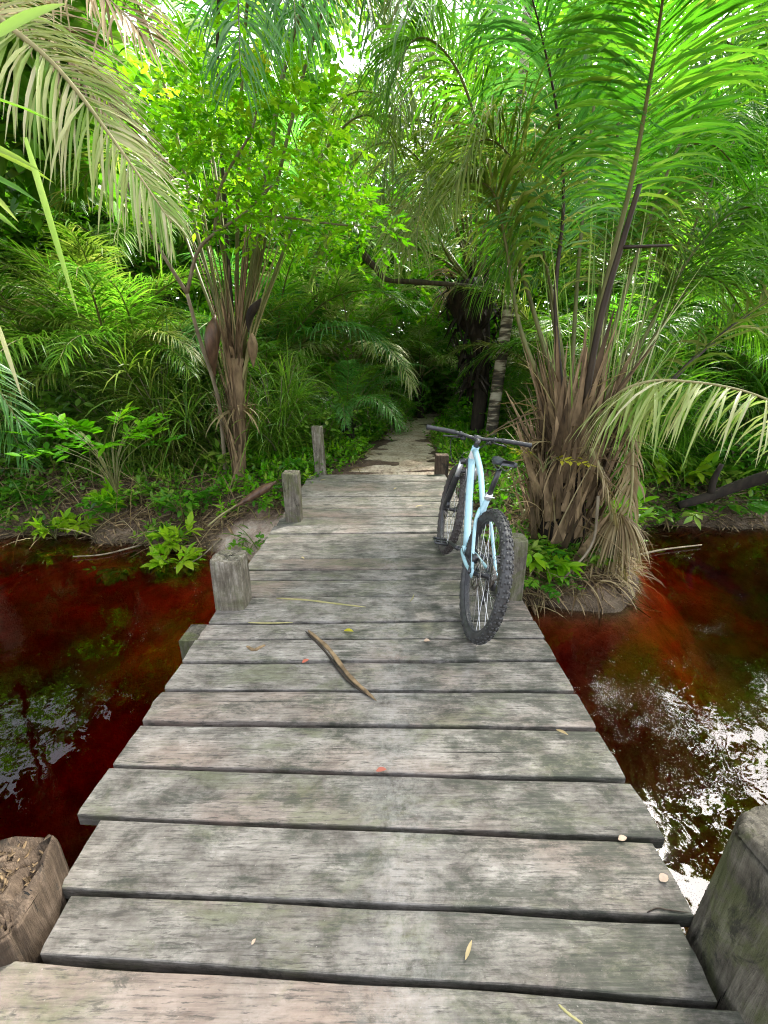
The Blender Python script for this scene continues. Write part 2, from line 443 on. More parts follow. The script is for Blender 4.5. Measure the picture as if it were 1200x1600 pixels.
def simple(name, col, rough=0.5, metal=0.0, spec=0.5, var=0.0):
    m = NT(name)
    n = m.noise(m.coords((1, 1, 1)), 30, 4, 0.6)
    c = m.mix(m.ramp(n, [(0.4, (0, 0, 0)), (0.7, (1, 1, 1))]), col, tuple(x * (1 - var) + 0.1 * var for x in col))
    return m.done(m.pbsdf(c, rough, metal, spec))
M['paint'] = simple('frame_pale_blue', (0.36, 0.57, 0.63), 0.22, 0.0, 0.6, 0.1)
M['decal'] = simple('decal_white', (0.8, 0.8, 0.8), 0.3)
M['decal_dark'] = simple('decal_dark', (0.03, 0.04, 0.05), 0.3)
M['rubber'] = simple('tyre_rubber', (0.028, 0.027, 0.026), 0.55, 0, 0.5, 0.5)
M['rubber_brown'] = simple('tyre_muddy_rubber', (0.05, 0.04, 0.035), 0.6, 0, 0.4, 0.5)
M['black'] = simple('black_metal', (0.02, 0.02, 0.022), 0.35, 0.0, 0.6, 0.3)
M['blackmatt'] = simple('black_matt', (0.025, 0.025, 0.027), 0.55, 0.0, 0.5, 0.3)
M['steel'] = simple('steel', (0.55, 0.55, 0.56), 0.3, 1.0)
M['darksteel'] = simple('dark_steel', (0.2, 0.18, 0.16), 0.4, 1.0, 0.5, 0.5)
M['silver'] = simple('silver_alloy', (0.75, 0.75, 0.76), 0.3, 0.6)
M['saddle'] = simple('saddle_vinyl', (0.05, 0.055, 0.065), 0.35, 0, 0.6)
M['shell'] = simple('pale_fallen_leaf', (0.42, 0.30, 0.21), 0.6, 0, 0.4, 0.4)
M['red_leaf'] = simple('red_fallen_leaf', (0.35, 0.08, 0.04), 0.6, 0, 0.4, 0.4)

# ------------------------------------------------------------------ ground, water, path
WZ = -0.60
SHX = np.array([-40, -9, -4.8, -3.2, -2.2, -1.6, -1.0, 0.0, 0.9, 1.35, 1.9, 2.4, 2.75, 3.2, 4.2, 5.5, 9, 40])
SHY = np.array([5.6, 5.2, 4.95, 4.65, 4.35, 4.10, 4.05, 3.9, 3.5, 3.40, 3.50, 3.72, 4.30, 5.00, 5.25, 5.35, 5.8, 6.2])
NSX = np.array([-40, 40.0]); NSY = np.array([-3.4, -3.0])

def fbm(x, y, s, o=3):
    out = np.zeros_like(x); a = 1.0
    for k in range(o):
        f = s * 2 ** k
        out += a * np.array([mnoise.noise((float(i * f), float(j * f), 7.3 + k)) for i, j in zip(x.ravel(), y.ravel())]).reshape(x.shape)
        a *= 0.5
    return out

def ground_z(x, y, nz_=None):
    x = np.asarray(x, float); y = np.asarray(y, float)
    if nz_ is None: nz_ = fbm(np.atleast_1d(x), np.atleast_1d(y), 0.7).reshape(x.shape)
    sd = np.maximum(y - np.interp(x, SHX, SHY), np.interp(x, NSX, NSY) - y) + 0.30 * nz_
    z = np.interp(sd, [-3.5, -1.8, -0.7, -0.2, 0.0, 0.15, 0.6, 1.3, 3.0, 9, 40], [-1.75, -1.35, -0.90, -0.68, -0.60, -0.52, -0.34, -0.12, 0.0, 0.1, 0.5])
    near = np.exp(-(x / 1.5) ** 2)
    land = sd > 0.9
    z = z + np.where(sd > 0, 0.05, 0.09) * nz_ * (1 - 0.7 * near)
    under = (np.abs(x) < 1.15) & (y > 3.4) & (y < 6.3)
    return np.where(under, np.minimum(z, -0.11), z)

xs = np.concatenate([np.linspace(-60, -10, 14)[:-1], np.linspace(-10, 10, 321), np.linspace(10, 60, 14)[1:]])
ys = np.concatenate([np.linspace(-30, -5, 8)[:-1], np.linspace(-5, 2, 25)[:-1], np.linspace(2, 9, 141)[:-1], np.linspace(9, 12, 20), np.linspace(12, 80, 24)[1:]])
GX, GY = np.meshgrid(xs, ys)
GZ = ground_z(GX, GY, fbm(GX, GY, 0.7))
GZ = GZ + 0.030 * fbm(GX, GY, 2.6, 3) * np.where((np.abs(GX) < 1.3) & (GY > 3) & (GY < 6.4), 0.2, 1) * (GY > 2)
nx, ny = len(xs), len(ys)
ii = np.arange(nx * ny).reshape(ny, nx)
mb = MB()
mb.add(np.stack([GX, GY, GZ], -1).reshape(-1, 3), np.stack([ii[:-1, :-1], ii[:-1, 1:], ii[1:, 1:], ii[1:, :-1]], -1).reshape(-1, 4))
tag(mb.build('ground', M['soil']), kind='structure')

def gz(x, y): return float(ground_z(np.array([x]), np.array([y]))[0])

mb = MB()
mb.box((0, 1.2, WZ - 1.5), (118, 14, 3.0))
tag(mb.build('water', M['water'], smooth=False), kind='structure')

# path: from the end of the deck, bending away to the right
pc = catmull([atz(628, 741), atz(628, 715), atz(634, 690), atz(655, 668), atz(682, 656), (2.9, 15.5, 0), (5.5, 17.5, 0)], 60)
pw = np.interp(np.linspace(0, 1, 60), [0, 0.1, 0.3, 0.6, 1], [0.85, 0.68, 0.55, 0.48, 0.4])
pt = nz(np.gradient(pc[:, :2], axis=0)); pn = np.stack([pt[:, 1], -pt[:, 0]], 1)
rng = np.random.default_rng(5)
V = []
for i in range(60):
    wl = pw[i] * (1 + 0.25 * mnoise.noise((i * 0.4, 1.0, 3))); wr = pw[i] * (1 + 0.25 * mnoise.noise((i * 0.4, 9.0, 3)))
    for k in range(7):
        f = k / 6
        q = pc[i, :2] + pn[i] * (-wl + (wl + wr) * f)
        V.append((q[0], q[1], max(gz(*q), -0.10) + 0.02 - 0.016 * abs(f - .5) * 2))
ii = np.arange(60 * 7).reshape(60, 7)
mb = MB(); mb.add(V, np.stack([ii[:-1, :-1], ii[:-1, 1:], ii[1:, 1:], ii[1:, :-1]], -1).reshape(-1, 4))
tag(mb.build('path', M['path']), kind='structure')

# ------------------------------------------------------------------ footbridge
bridge = thing('footbridge', 'weathered grey plank footbridge crossing the tea coloured stream', 'footbridge', (0, 3, 0))
rng = np.random.default_rng(11)
# dark gap lines between the planks: height at the left and the right end, bottom of the picture first
lines = [(1493, 1574), (1391, 1440), (1277, 1314), (1198, 1221), (1130, 1140), (1079, 1082), (1036, 1033), (1001, 998), (975, 970), (934, 930),
         (907, 906), (892, 889), (875, 870), (861, 857), (848, 843), (834, 831), (821, 819), (808, 806), (795, 793), (785, 783), (776, 775), (767, 766), (753, 752), (742, 741)]
def xl(y): return 75 + .685 * (1340 - y)
def xr(y): return 1040 - .607 * (1310 - y)
L0 = []
for a, b in lines:
    L0.append((atz(xl(a), a)[:2], atz(xr(b), b)[:2]))
# planks behind the viewer
pre = []
for k in range(14):
    y = 0.47 - 0.205 * (13 - k)
    pre.append((np.array((-0.93, y + 0.02)), np.array((0.86, y - 0.02))))
L0 = pre + L0
def plank(l0, l1, gap0, gap1, xa, xb, dz, thick=0.05):
    """a sawn board between two gap lines; edges wander, corners are worn"""
    n = 26
    u = np.linspace(xa, xb, n)
    def line(l, x): return l[0][1] + (l[1][1] - l[0][1]) * (x - l[0][0]) / (l[1][0] - l[0][0])
    y0 = line(l0, u) + gap0; y1 = line(l1, u) - gap1
    sd = rng.uniform(0, 100)
    y0 += np.array([mnoise.noise((x * 2.2, sd, 0)) for x in u]) * 0.006
    y1 += np.array([mnoise.noise((x * 2.2, sd, 5)) for x in u]) * 0.006
    tilt = rng.normal(0, 0.002)
    c = np.array([(xa + xb) / 2, (y0.mean() + y1.mean()) / 2, 0])
    b = 0.006
    prof = [(0, -thick), (0, -b), (0.0, -0.001), (1, 0), (2, 0), (3, 0), (4, 0), (5, -0.001), (5, -b), (5, -thick)]
    V = []
    for i in range(n):
        w_ = y1[i] - y0[i]
        e = 0.0
        yy = [y0[i], y0[i] + 0.0006, y0[i] + 0.003, y0[i] + 0.02, y0[i] + w_ * .4, y0[i] + w_ * .6, y1[i] - 0.02, y1[i] - 0.003, y1[i] - 0.0006, y1[i]]
        zz = [-thick, -0.004, -0.0008, 0, 0.0012, 0.0012, 0, -0.0008, -0.004, -thick]
        jag = 0.008 * mnoise.noise((sd, i * 0.1, 2))
        for k in range(10):
            x = u[i]
            if i in (0, n - 1): x += 0.01 * mnoise.noise((yy[k] * 40, sd, i))
            V.append((x, yy[k], zz[k] + dz + tilt * (u[i] - c[0]) + 0.0025 * mnoise.noise((x * 1.5, yy[k] * 6, sd))))
    V = np.array(V)
    ii = np.arange(n * 10).reshape(n, 10)
    q = np.stack([ii[:-1, :-1], ii[1:, :-1], ii[1:, 1:], ii[:-1, 1:]], -1).reshape(-1, 4).tolist()
    q += [(ii[i, 9], ii[i + 1, 9], ii[i + 1, 0], ii[i, 0]) for i in range(n - 1)]
    m = MB(); m.add(V, q)
    for i, s_ in ((0, 1), (n - 1, -1)):
        for k in range(4):
            f = (i * 10 + k, i * 10 + k + 1, i * 10 + 8 - k, i * 10 + 9 - k)
            m.add(np.zeros((0, 3)))
            m.q.append(np.array([f if s_ > 0 else f[::-1]])); m.qm.append(np.zeros(1, int))
    o = m.build('plank', M['deck'], bridge, False, loc=c)
    o.location = c - np.array((0, 3, 0))
    return o
for i in range(len(L0) - 1):
    l0, l1 = L0[i], L0[i + 1]
    k = i - len(pre)                                  # index of the photographed lines
    wid = l1[0][1] - l0[0][1]
    g = 0.0115 if k < 9 else 0.0075
    g0 = g * rng.uniform(0.6, 1.2); g1 = g * rng.uniform(0.3, 0.8)
    xa = -0.90 + rng.uniform(-0.02, 0.02); xb = 0.90 + rng.uniform(-0.025, 0.02)
    dz = rng.normal(0, 0.0035)
    if k >= 0:
        xa = (l0[0][0] + l1[0][0]) / 2 + rng.uniform(-.006, .006); xb = (l0[1][0] + l1[1][0]) / 2 + rng.uniform(-.01, .006)
    if k == -1: xa = -1.12; xb = 0.86
    if k == 0: xa = -0.905; xb = 0.815
    if k == 1: xb = 0.87; xa = -0.96
    plank(l0, l1, g0, g1, xa, xb, dz)
for x in (-0.72, 0.0, 0.70):
    m = MB(); m.box((x, 1.6, -0.145), (0.16, 9.0, 0.17))
    part(m, 'beam', M['beam'], bridge, False)
for y, xa, xb in ((2.15, -1.2, 1.02), (4.2, -1.1, 1.1), (0.35, -1.1, 1.1), (-1.6, -1.1, 1.1)):
    m = MB(); m.box(((xa + xb) / 2, y, -0.31), (xb - xa, 0.2, 0.15))
    part(m, 'crossbeam', M['beam'], bridge, False)
m = MB(); m.box((-1.06, 2.16, -0.145), (0.3, 0.17, 0.17)); part(m, 'beam_end', M['post'], bridge, False)

# ------------------------------------------------------------------ posts
def post(label, c, size, z0, z1, mat, top='flat', lean=(0, 0), seed=0, round_=0.2, cat='post', name='wooden_post'):
    """hewn post: rounded-square section, wandering sides, worn top"""
    n, rows = 64, 44
    rg = np.random.default_rng(seed)
    V = []
    a = np.arange(n) / n * 2 * math.pi
    ex = 2 / (2 + 6 * (1 - round_))
    sx = np.sign(np.cos(a)) * np.abs(np.cos(a)) ** ex; sy = np.sign(np.sin(a)) * np.abs(np.sin(a)) ** ex
    H = z1 - z0
    zs = np.concatenate([np.linspace(z0, max(z0 + .1, -0.5), 8), np.linspace(max(z0 + .1, -0.5) + .03, z1 - 0.03, rows - 10), [z1 - 0.012, z1]])
    def rim(x, y):
        if top == 'rotten': return 0.06 * mnoise.noise((x * 11, y * 11, seed)) + 0.035 * mnoise.noise((x * 34, y * 34, seed)) - 0.05 * max(0, 0.06 - y) * 4
        if top == 'slant': return 0.25 * (x) + 0.006 * mnoise.noise((x * 30, y * 30, seed))
        return 0.008 * mnoise.noise((x * 20, y * 20, seed))
    for j, z in enumerate(zs):
        f = (z - z0) / H
        sc = [1, .985, .955][max(0, j - rows + 3)] if j >= rows - 2 else 1
        for k in range(n):
            d = 1 - 0.05 * max(0, mnoise.noise((sx[k] * 16 + seed, sy[k] * 16, z * 0.8)) - .15) * 3 + 0.09 * mnoise.noise((sx[k] * 2.5 + seed, sy[k] * 2.5, z * 1.6)) + 0.03 * mnoise.noise((sx[k] * 9 + seed, sy[k] * 9, z * 2.2))
            x, y = sx[k] * size[0] / 2 * sc * d, sy[k] * size[1] / 2 * sc * d
            zz = z + (rim(x, y) if j >= rows - 3 else 0)
            V.append((x + lean[0] * (z - z0), y + lean[1] * (z - z0), zz - z0))
    ii = np.arange(rows * n).reshape(rows, n)
    q = [(ii[j, k], ii[j, (k + 1) % n], ii[j + 1, (k + 1) % n], ii[j + 1, k]) for j in range(rows - 1) for k in range(n)]
    m = MB(); m.add(V, q)
    # top: concentric rings
    prev = np.array(V[-n:]); cen = prev.mean(0); base = (rows - 1) * n
    for r_ in (0.86, 0.72, 0.58, 0.44, 0.3, 0.15):
        ring = cen + (prev - cen) * 0 + (np.array(V[-n:]) - cen) * r_
        for p in ring:
            p[2] = H + rim(p[0] - lean[0] * H, p[1] - lean[1] * H) + (rg.normal(0, 0.012) - 0.02 if top == 'rotten' else rg.normal(0, 0.0015))
        m.add(ring)
        nb = m.n - n
        m.q.append(np.array([(base + k, base + (k + 1) % n, nb + (k + 1) % n, nb + k) for k in range(n)])); m.qm.append(np.zeros(n, int))
        base = nb
    m.add([cen]); ci = m.n - 1
    m.t.append(np.array([(base + k, base + (k + 1) % n, ci) for k in range(n)])); m.tm.append(np.zeros(n, int))
    o = m.build(name, mat, None, True)
    o.location = (c[0], c[1], z0)
    return tag(o, label, cat, 'posts along the footbridge')
post('squat brown post with crumbling rotten top beside the nearest planks', (-1.09, 0.74), (0.29, 0.24), -1.7, 0.15, M['post_brown'], 'rotten', seed=3, round_=0.35)
rg = np.random.default_rng(77); n = 420
m = MB(); u = rg.uniform(-1, 1, (n, 2)) * (.115, .095)
b = np.stack([u[:, 0] - 1.09, u[:, 1] + .74, .15 - .02 + .06 * np.array([mnoise.noise((x * 11, y * 11, 3)) for x, y in u]) - .2 * np.maximum(0, .06 - u[:, 1]) * .9], 1)
m.strips(b, rg.normal(0, 1, (n, 3)) * (1, 1, .5) + (0, 0, .25), rg.normal(0, 1, (n, 3)), rg.uniform(.004, .02, n), rg.uniform(.004, .010, n), .0, 2, np.array([.9, 1, .6]), .5, rg.uniform(0, .4, n))
spl = m.build('splinters', M['boot'], None, False)
stump = [o for o in COL.objects if o.name.startswith('wooden_post')][0]
spl.data.transform(Matrix.Translation(-stump.location)); spl.parent = stump
post('tall mossy squared post leaning at the near right corner of the deck', (0.97, 0.60), (0.25, 0.27), -1.7, 0.46, M['post'], 'slant', seed=5, round_=0.05)
post('short grey post streaked white where the left planks meet the water', (-0.985, 2.40), (0.20, 0.20), -1.5, 0.34, M['post_pale'], seed=8, round_=0.6)
post('knee high grey post at the left edge beside the bare earth bank', (-0.92, 4.02), (0.16, 0.17), -1.0, 0.50, M['post'], seed=9, round_=0.3)
post('slim pale post at the far left end of the deck', (-0.93, 6.06), (0.16, 0.16), -0.4, 0.69, M['post_pale'], seed=12, round_=0.5, lean=(-0.03, 0))
post('mossy squared post hidden partly behind the bicycle wheel', (0.845, 2.50), (0.15, 0.16), -1.5, 0.43, M['post'], seed=14, round_=0.15)
post('low dark stump at the far right end of the deck', (0.86, 6.12), (0.2, 0.2), -0.4, 0.27, M['post_brown'], seed=16, round_=0.4)

# ------------------------------------------------------------------ bicycle (local frame: rear tyre contact at origin, forward +Y)
def build_bike():
    root = thing('mountain_bike', 'pale blue mountain bike with knobbly tyres leaning on the deck edge', 'bicycle', (0.487, 2.08, 0.003), (0, R(10), 0))
    def P(name, mb_, mat, parent=root, smooth=True): return mb_.build(name, mat, parent, smooth)
    WR = 0.374
    RA = np.array((0, 0, WR)); FA = np.array((0, 1.16, WR)); BB = np.array((0, .432, .335))
    HB = np.array((0, .905, .835)); HT = np.array((0, .862, .945)); ST = np.array((0, .275, .76))
    def wheel(c, front):
        mat_t = M['rubber_brown'] if front else M['rubber']
        wr = bpy.data.objects.new('front_wheel' if front else 'rear_wheel', None); COL.objects.link(wr); wr.parent = root; wr.location = c
        wr.empty_display_size = .05
        t = MB(); NU, NV = 96, 14
        tr = 0.029; Rm = WR - 0.004 - tr
        U = np.arange(NU) * 2 * math.pi / NU; Vv = np.arange(NV) * 2 * math.pi / NV
        rr = Rm + tr * np.cos(Vv)[None, :]; xx = tr * 1.02 * np.sin(Vv)
        pts = np.stack([np.broadcast_to(xx, (NU, NV)), np.cos(U)[:, None] * rr, np.sin(U)[:, None] * rr], -1)
        ii = np.arange(NU * NV).reshape(NU, NV)
        q = np.stack([ii, np.roll(ii, -1, 0), np.roll(np.roll(ii, -1, 0), -1, 1), np.roll(ii, -1, 1)], -1).reshape(-1, 4)
        t.add(pts.reshape(-1, 3), q)
        # tread knobs
        nk = 66
        for k in range(nk):
            u = k * 2 * math.pi / nk
            rows_ = ((-0.009, 0.0), (0.009, 0.0), (-0.021, 0.5), (0.021, 0.5), (-0.0275, .0), (0.0275, .0)) if k % 2 else ((-0.008, 0.2), (0.008, 0.2), (-0.0265, 0.5), (0.0265, 0.5))
            for x0, du in rows_:
                uu = u + du * 2 * math.pi / nk
                ph = math.asin(max(-1, min(1, x0 / (tr * 1.02))))
                er = np.array((0, math.cos(uu), math.sin(uu))); et = np.array((0, -math.sin(uu), math.cos(uu))); ex = np.array((1.0, 0, 0))
                nn = er * math.cos(ph) + ex * math.sin(ph)
                sd = np.cross(et, nn)
                cc = er * Rm + nn * (tr + 0.0015)
                t.box(cc, (0.0105, 0.015, 0.007), rot=np.stack([sd, et, nn], 1))
        P('tyre', t, mat_t, wr)
        r_ = MB(); prof = [(-.0145, Rm - .012), (.0145, Rm - .012), (.0125, Rm - .036), (-.0125, Rm - .036)]
        pts = np.array([[(x, math.cos(u) * rad, math.sin(u) * rad) for x, rad in prof] for u in U])
        ii = np.arange(NU * 4).reshape(NU, 4)
        q = np.stack([ii, np.roll(ii, -1, 0), np.roll(np.roll(ii, -1, 0), -1, 1), np.roll(ii, -1, 1)], -1).reshape(-1, 4)
        r_.add(pts.reshape(-1, 3), q)
        P('rim', r_, M['blackmatt'], wr, False)
        s_ = MB(); ns = 28
        for k in range(ns):
            u = k * 2 * math.pi / ns; side = 1 if k % 2 else -1
            u2 = u + (0.9 if (k // 2) % 2 else -0.9)
            s_.tube([(side * .028, math.cos(u2) * .027, math.sin(u2) * .027), (0, math.cos(u) * (Rm - .034), math.sin(u) * (Rm - .034))], 0.0014, 5, caps=False)
        P('spokes', s_, M['steel'], wr)
        h = MB(); h.tube([(-.055, 0, 0), (-.036, 0, 0), (-.034, 0, 0), (-.026, 0, 0), (-.02, 0, 0), (.02, 0, 0), (.026, 0, 0), (.034, 0, 0), (.036, 0, 0), (.055, 0, 0)],
                         [.012, .012, .028, .028, .016, .016, .028, .028, .012, .012], 16)
        P('hub', h, M['black'], wr)
        d = MB(); na = 48
        for k in range(na):
            u0, u1 = k * 2 * math.pi / na, (k + 1) * 2 * math.pi / na
            ro, ri = .09, .072
            c0, s0, c1, s1 = math.cos(u0), math.sin(u0), math.cos(u1), math.sin(u1)
            vv = [(x, cc_ * rr_, ss_ * rr_) for x in (-.043, -.041) for rr_, cc_, ss_ in ((ri, c0, s0), (ro, c0, s0), (ro, c1, s1), (ri, c1, s1))]
            d.add(vv, [(0, 1, 2, 3), (7, 6, 5, 4), (1, 5, 6, 2), (0, 3, 7, 4)])
        for k in range(6):
            u = k * math.pi / 3
            d.tube([(-.042, math.cos(u) * .02, math.sin(u) * .02), (-.042, math.cos(u + .5) * .075, math.sin(u + .5) * .075)], .004, 6)
        P('brake_disc', d, M['darksteel'], wr)
        if not front:
            cs = MB()
            for j in range(9):
                rad = .028 + j * .0055; x = .068 - j * .0042
                nn = 60
                a = np.arange(nn) * 2 * math.pi / nn
                rt = rad + .003 * (np.arange(nn) % 4 < 2)
                vv = np.concatenate([np.stack([np.full(nn, x - .001), np.cos(a) * rt, np.sin(a) * rt], 1), np.stack([np.full(nn, x + .001), np.cos(a) * rt, np.sin(a) * rt], 1),
                                     [(x - .001, 0, 0), (x + .001, 0, 0)]])
                cs.add(vv, [(k, (k + 1) % nn, nn + (k + 1) % nn, nn + k) for k in range(nn)], [(k, 2 * nn, (k + 1) % nn) for k in range(nn)] + [(nn + k, nn + (k + 1) % nn, 2 * nn + 1) for k in range(nn)])
            P('cassette', cs, M['darksteel'], wr)
        return wr
    wheel(RA, False); wheel(FA, True)
    # frame
    f = MB()
    f.tube([HB - (HT - HB) * .04, HT + (HT - HB) * .04], .026, 16)
    f.tube(catmull([HB + (0, -.012, .012), HB * .55 + BB * .45 + (0, .0, -.008), BB + (0, .02, .01)], 10), np.linspace(.027, .024, 10), 14)
    f.tube(catmull([HT + (0, -.015, -.025), (0, .58, .83), (0, .325, .665)], 10), np.linspace(.023, .017, 10), 12)
    f.tube([BB, ST], .0175, 12)
    f.tube([BB + (-.037, 0, 0), BB + (.037, 0, 0)], .023, 14)
    for s in (-1, 1):
        f.tube(catmull([(s * .012, .335, .655), (s * .045, .25, .60), (s * .060, .12, .49), (s * .066, .005, WR + .025)], 12), np.linspace(.012, .009, 12), 10)
        f.tube(catmull([BB + (s * .03, -.01, 0), BB + (s * .046, -.09, .005), (s * .062, .16, .352), (s * .066, 0, WR)], 12), np.linspace(.014, .010, 12), 10)
        f.box((s * .067, 0.0, WR + .005), (.008, .045, .05))
    fr = P('frame', f, M['paint'])
    dt = nz(HB - BB)
    dc = MB(); dn = np.cross((1.0, 0, 0), dt)
    for s in (-1, 1):
        for (f0, f1, hw) in ((.62, .9, .011), (.35, .52, .008)):
            a_, b_ = BB + (HB - BB) * f0, BB + (HB - BB) * f1
            x = s * .0272
            dc.add([a_ + dn * hw + (x, 0, 0), b_ + dn * hw + (x, 0, 0), b_ - dn * hw + (x, 0, 0), a_ - dn * hw + (x, 0, 0)], [(0, 1, 2, 3)])
    P('decal', dc, M['decal'], fr, False)
    hd = MB(); ha = nz(HT - HB)
    hd.tube([HB + ha * .03, HT - ha * .03], .0268, 16, caps=False)
    P('head_decal', hd, M['decal'], fr)
    # seat post, clamp, saddle
    sp = MB(); sd_ = nz(ST - BB); top = ST + sd_ * .185
    sp.tube([ST - sd_ * .02, top], .0155, 12)
    P('seat_post', sp, M['black'])
    sc = MB(); sc.tube([ST - sd_ * .025, ST + sd_ * .012], .0215, 14); sc.tube([ST + (-.03, -.02, -.005), ST + (.03, -.02, -.005)], .004, 8)
    P('seat_clamp', sc, M['silver'])
    sa = MB(); n = 18; V = []
    for i in range(n):
        t = i / (n - 1); y = -.135 + .27 * t
        hw = np.interp(t, [0, .08, .25, .5, .75, .95, 1], [.035, .062, .07, .042, .022, .017, .006])
        zc = np.interp(t, [0, .15, .4, .8, 1], [.018, .012, .0, .002, -.012])
        for k in range(9):
            a = math.pi * k / 8
            V.append((math.cos(a) * hw, y, zc + .012 * math.sin(a) ** .6 - (0.018 if k in (0, 8) else 0)))
    ii = np.arange(n * 9).reshape(n, 9)
    q = np.stack([ii[:-1, :-1], ii[:-1, 1:], ii[1:, 1:], ii[1:, :-1]], -1).reshape(-1, 4).tolist()
    q += [(ii[i, 8], ii[i, 0], ii[i + 1, 0], ii[i + 1, 8]) for i in range(n - 1)]
    q += [(ii[e, k], ii[e, k + 1], ii[e, 7 - k], ii[e, 8 - k]) for e in (0, n - 1) for k in range(4)]
    sa.add(np.array(V) + top + (0, .015, .045), q)
    sdl = P('saddle', sa, M['saddle'])
    rl = MB()
    for s in (-1, 1): rl.tube(catmull([top + (s * .02, .12, .03), top + (s * .021, .03, .008), top + (s * .021, -.05, .008), top + (s * .03, -.10, .035)], 10), .0035, 6)
    P('saddle_rails', rl, M['steel'], sdl)
    # fork
    ax = nz(HB - HT)
    fk = MB(); crown = HB + ax * .015
    fk.tube([crown + (-.075, .0, -.004), crown + (-.04, 0, .006), crown + (.04, 0, .006), crown + (.075, 0, -.004)], .021, 12)
    fork = P('fork_crown', fk, M['black'])
    low, stn = MB(), MB()
    legtop = crown + np.array((0, .0, 0)); foff = FA - (legtop + ax * np.dot(FA - legtop, ax))
    for s in (-1, 1):
        a_ = legtop + (s * .063, 0, 0); b_ = a_ + ax * .125
        stn.tube([a_, b_ + ax * .02], .0175, 14)
        end = FA + (s * .058, 0, 0)
        low.tube(catmull([b_, b_ + ax * .03, b_ + ax * .17 + foff * .3, end + (0, -.004, .03), end + (0, 0, -.018)], 12), [.0235] * 8 + [.022, .02, .018, .014], 14)
    arch = [b_ * 0 + legtop + ax * .15 + (math.cos(a) * .063, .028 * math.sin(a), .055 * math.sin(a)) for a in np.linspace(0, math.pi, 12)]
    low.tube(arch, .0125, 10)
    P('fork_stanchions', stn, M['silver'], fork)
    P('fork_lowers', low, M['black'], fork)
    # stem, bar, grips, levers
    sm = MB(); s0 = HT + (HT - HB) * .06; s1 = s0 - ax * .045
    bc = s1 + np.array((0, .05, .012))
    sm.tube([s0, s1 - ax * .01], .0195, 14); sm.tube([s1 + ax * .012, bc], .0165, 12); sm.tube([bc + (-.025, 0, 0), bc + (.025, 0, 0)], .022, 12)
    P('stem', sm, M['black'])
    hb = MB()
    bar = catmull([bc + p for p in [(-.37, -.055, .022), (-.2, -.028, .018), (-.11, -.006, .010), (-.045, 0, 0), (.045, 0, 0), (.11, -.006, .010), (.2, -.028, .018), (.37, -.055, .022)]], 40)
    hb.tube(bar, .0125, 12)
    hbo = P('handlebar', hb, M['black'])
    for s in (-1, 1):
        g = MB(); seg = bar[:8] if s < 0 else bar[-8:][::-1]
        g.tube([seg[0] + (s * .006, -.001, 0), *seg], [.017] * 2 + [.0158] * 6 + [.0175], 14)
        P('grip', g, M['blackmatt'], hbo)
        lv = MB(); cl = bar[10] if s < 0 else bar[-11]
        lv.tube([cl + (-.01, 0, 0), cl + (.01, 0, 0)], .019, 10)
        lv.tube([cl + (0, 0, -.01), cl + (s * -.012, .03, -.022), cl + (s * -.03, .045, -.03)], [.010, .013, .009], 8)
        lv.tube(catmull([cl + (s * -.0, .04, -.026), cl + (s * .04, .058, -.034), cl + (s * .11, .05, -.04)], 8), [.007, .006, .006, .006, .006, .006, .006, .005], 8)
        lv.box(cl + (s * -.03, .02, -.03), (.035, .03, .022))
        P('brake_lever', lv, M['black'], hbo)
    cb = MB()
    cb.tube(catmull([bar[10] + (.02, .045, -.03), bc + (-.16, .10, -.06), bc + (-.12, .11, -.2), crown + (-.085, .035, -.06), FA + (-.075, -.04, .10)], 24), .0027, 6)
    cb.tube(catmull([bar[-11] + (-.02, .045, -.03), bc + (.10, .10, -.05), bc + (.02, .09, -.12), HB + (-.035, -.03, .0), HB * .5 + BB * .5 + (-.034, 0, 0), BB + (-.045, -.02, .03), (-.07, .05, .41)], 30), .0027, 6)
    cb.tube(catmull([bar[-11] + (-.03, .05, -.03), bc + (.05, .13, -.09), bc + (-.06, .08, -.15), HB + (-.03, -.05, -.02), HB * .5 + BB * .5 + (-.036, .01, -.01)], 24), .0022, 6)
    P('brake_hoses', cb, M['blackmatt'])
    # rear brake caliper
    bk = MB(); bk.box((-.056, .055, WR + .068), (.028, .05, .04)); bk.tube([(-.056, .055, WR + .068), (-.074, 0.02, WR + .01), (-.078, 0, WR)], .011, 10)
    P('brake_caliper', bk, M['black'])
    bf = MB(); bf.box(FA + (-.05, -.065, .055), (.026, .05, .05)); P('brake_caliper', bf, M['black'])
    # cranks and pedals
    ck = MB()
    cdir = nz(np.array((0, -.25, -1.0))) * .17
    for s in (-1, 1):
        e = BB + (s * .075, 0, 0) + cdir * (1 if s > 0 else -1) * np.array((1, 1, 1))
    l_end = BB + np.array((-.082, .165, -.035)); r_end = BB + np.array((.082, -.165, .035))
    ck.tube([BB + (-.055, 0, 0), BB + (-.068, .01, 0), l_end + (0, .012, 0)], [.019, .016, .012], 10)
    ck.tube([BB + (.055, 0, 0), BB + (.068, -.01, 0), r_end + (0, -.012, 0)], [.019, .016, .012], 10)
    ck.tube([BB + (-.066, 0, 0), BB + (.066, 0, 0)], .013, 10)
    nn = 64; a = np.arange(nn) * 2 * math.pi / nn; rt = .062 + .003 * (np.arange(nn) % 4 < 2)
    vv = np.concatenate([np.stack([np.full(nn, .048), BB[1] + np.cos(a) * r2, BB[2] + np.sin(a) * r2], 1) for r2 in (rt, rt * 0 + .04)] +
                        [np.stack([np.full(nn, .051), BB[1] + np.cos(a) * r2, BB[2] + np.sin(a) * r2], 1) for r2 in (rt, rt * 0 + .04)])
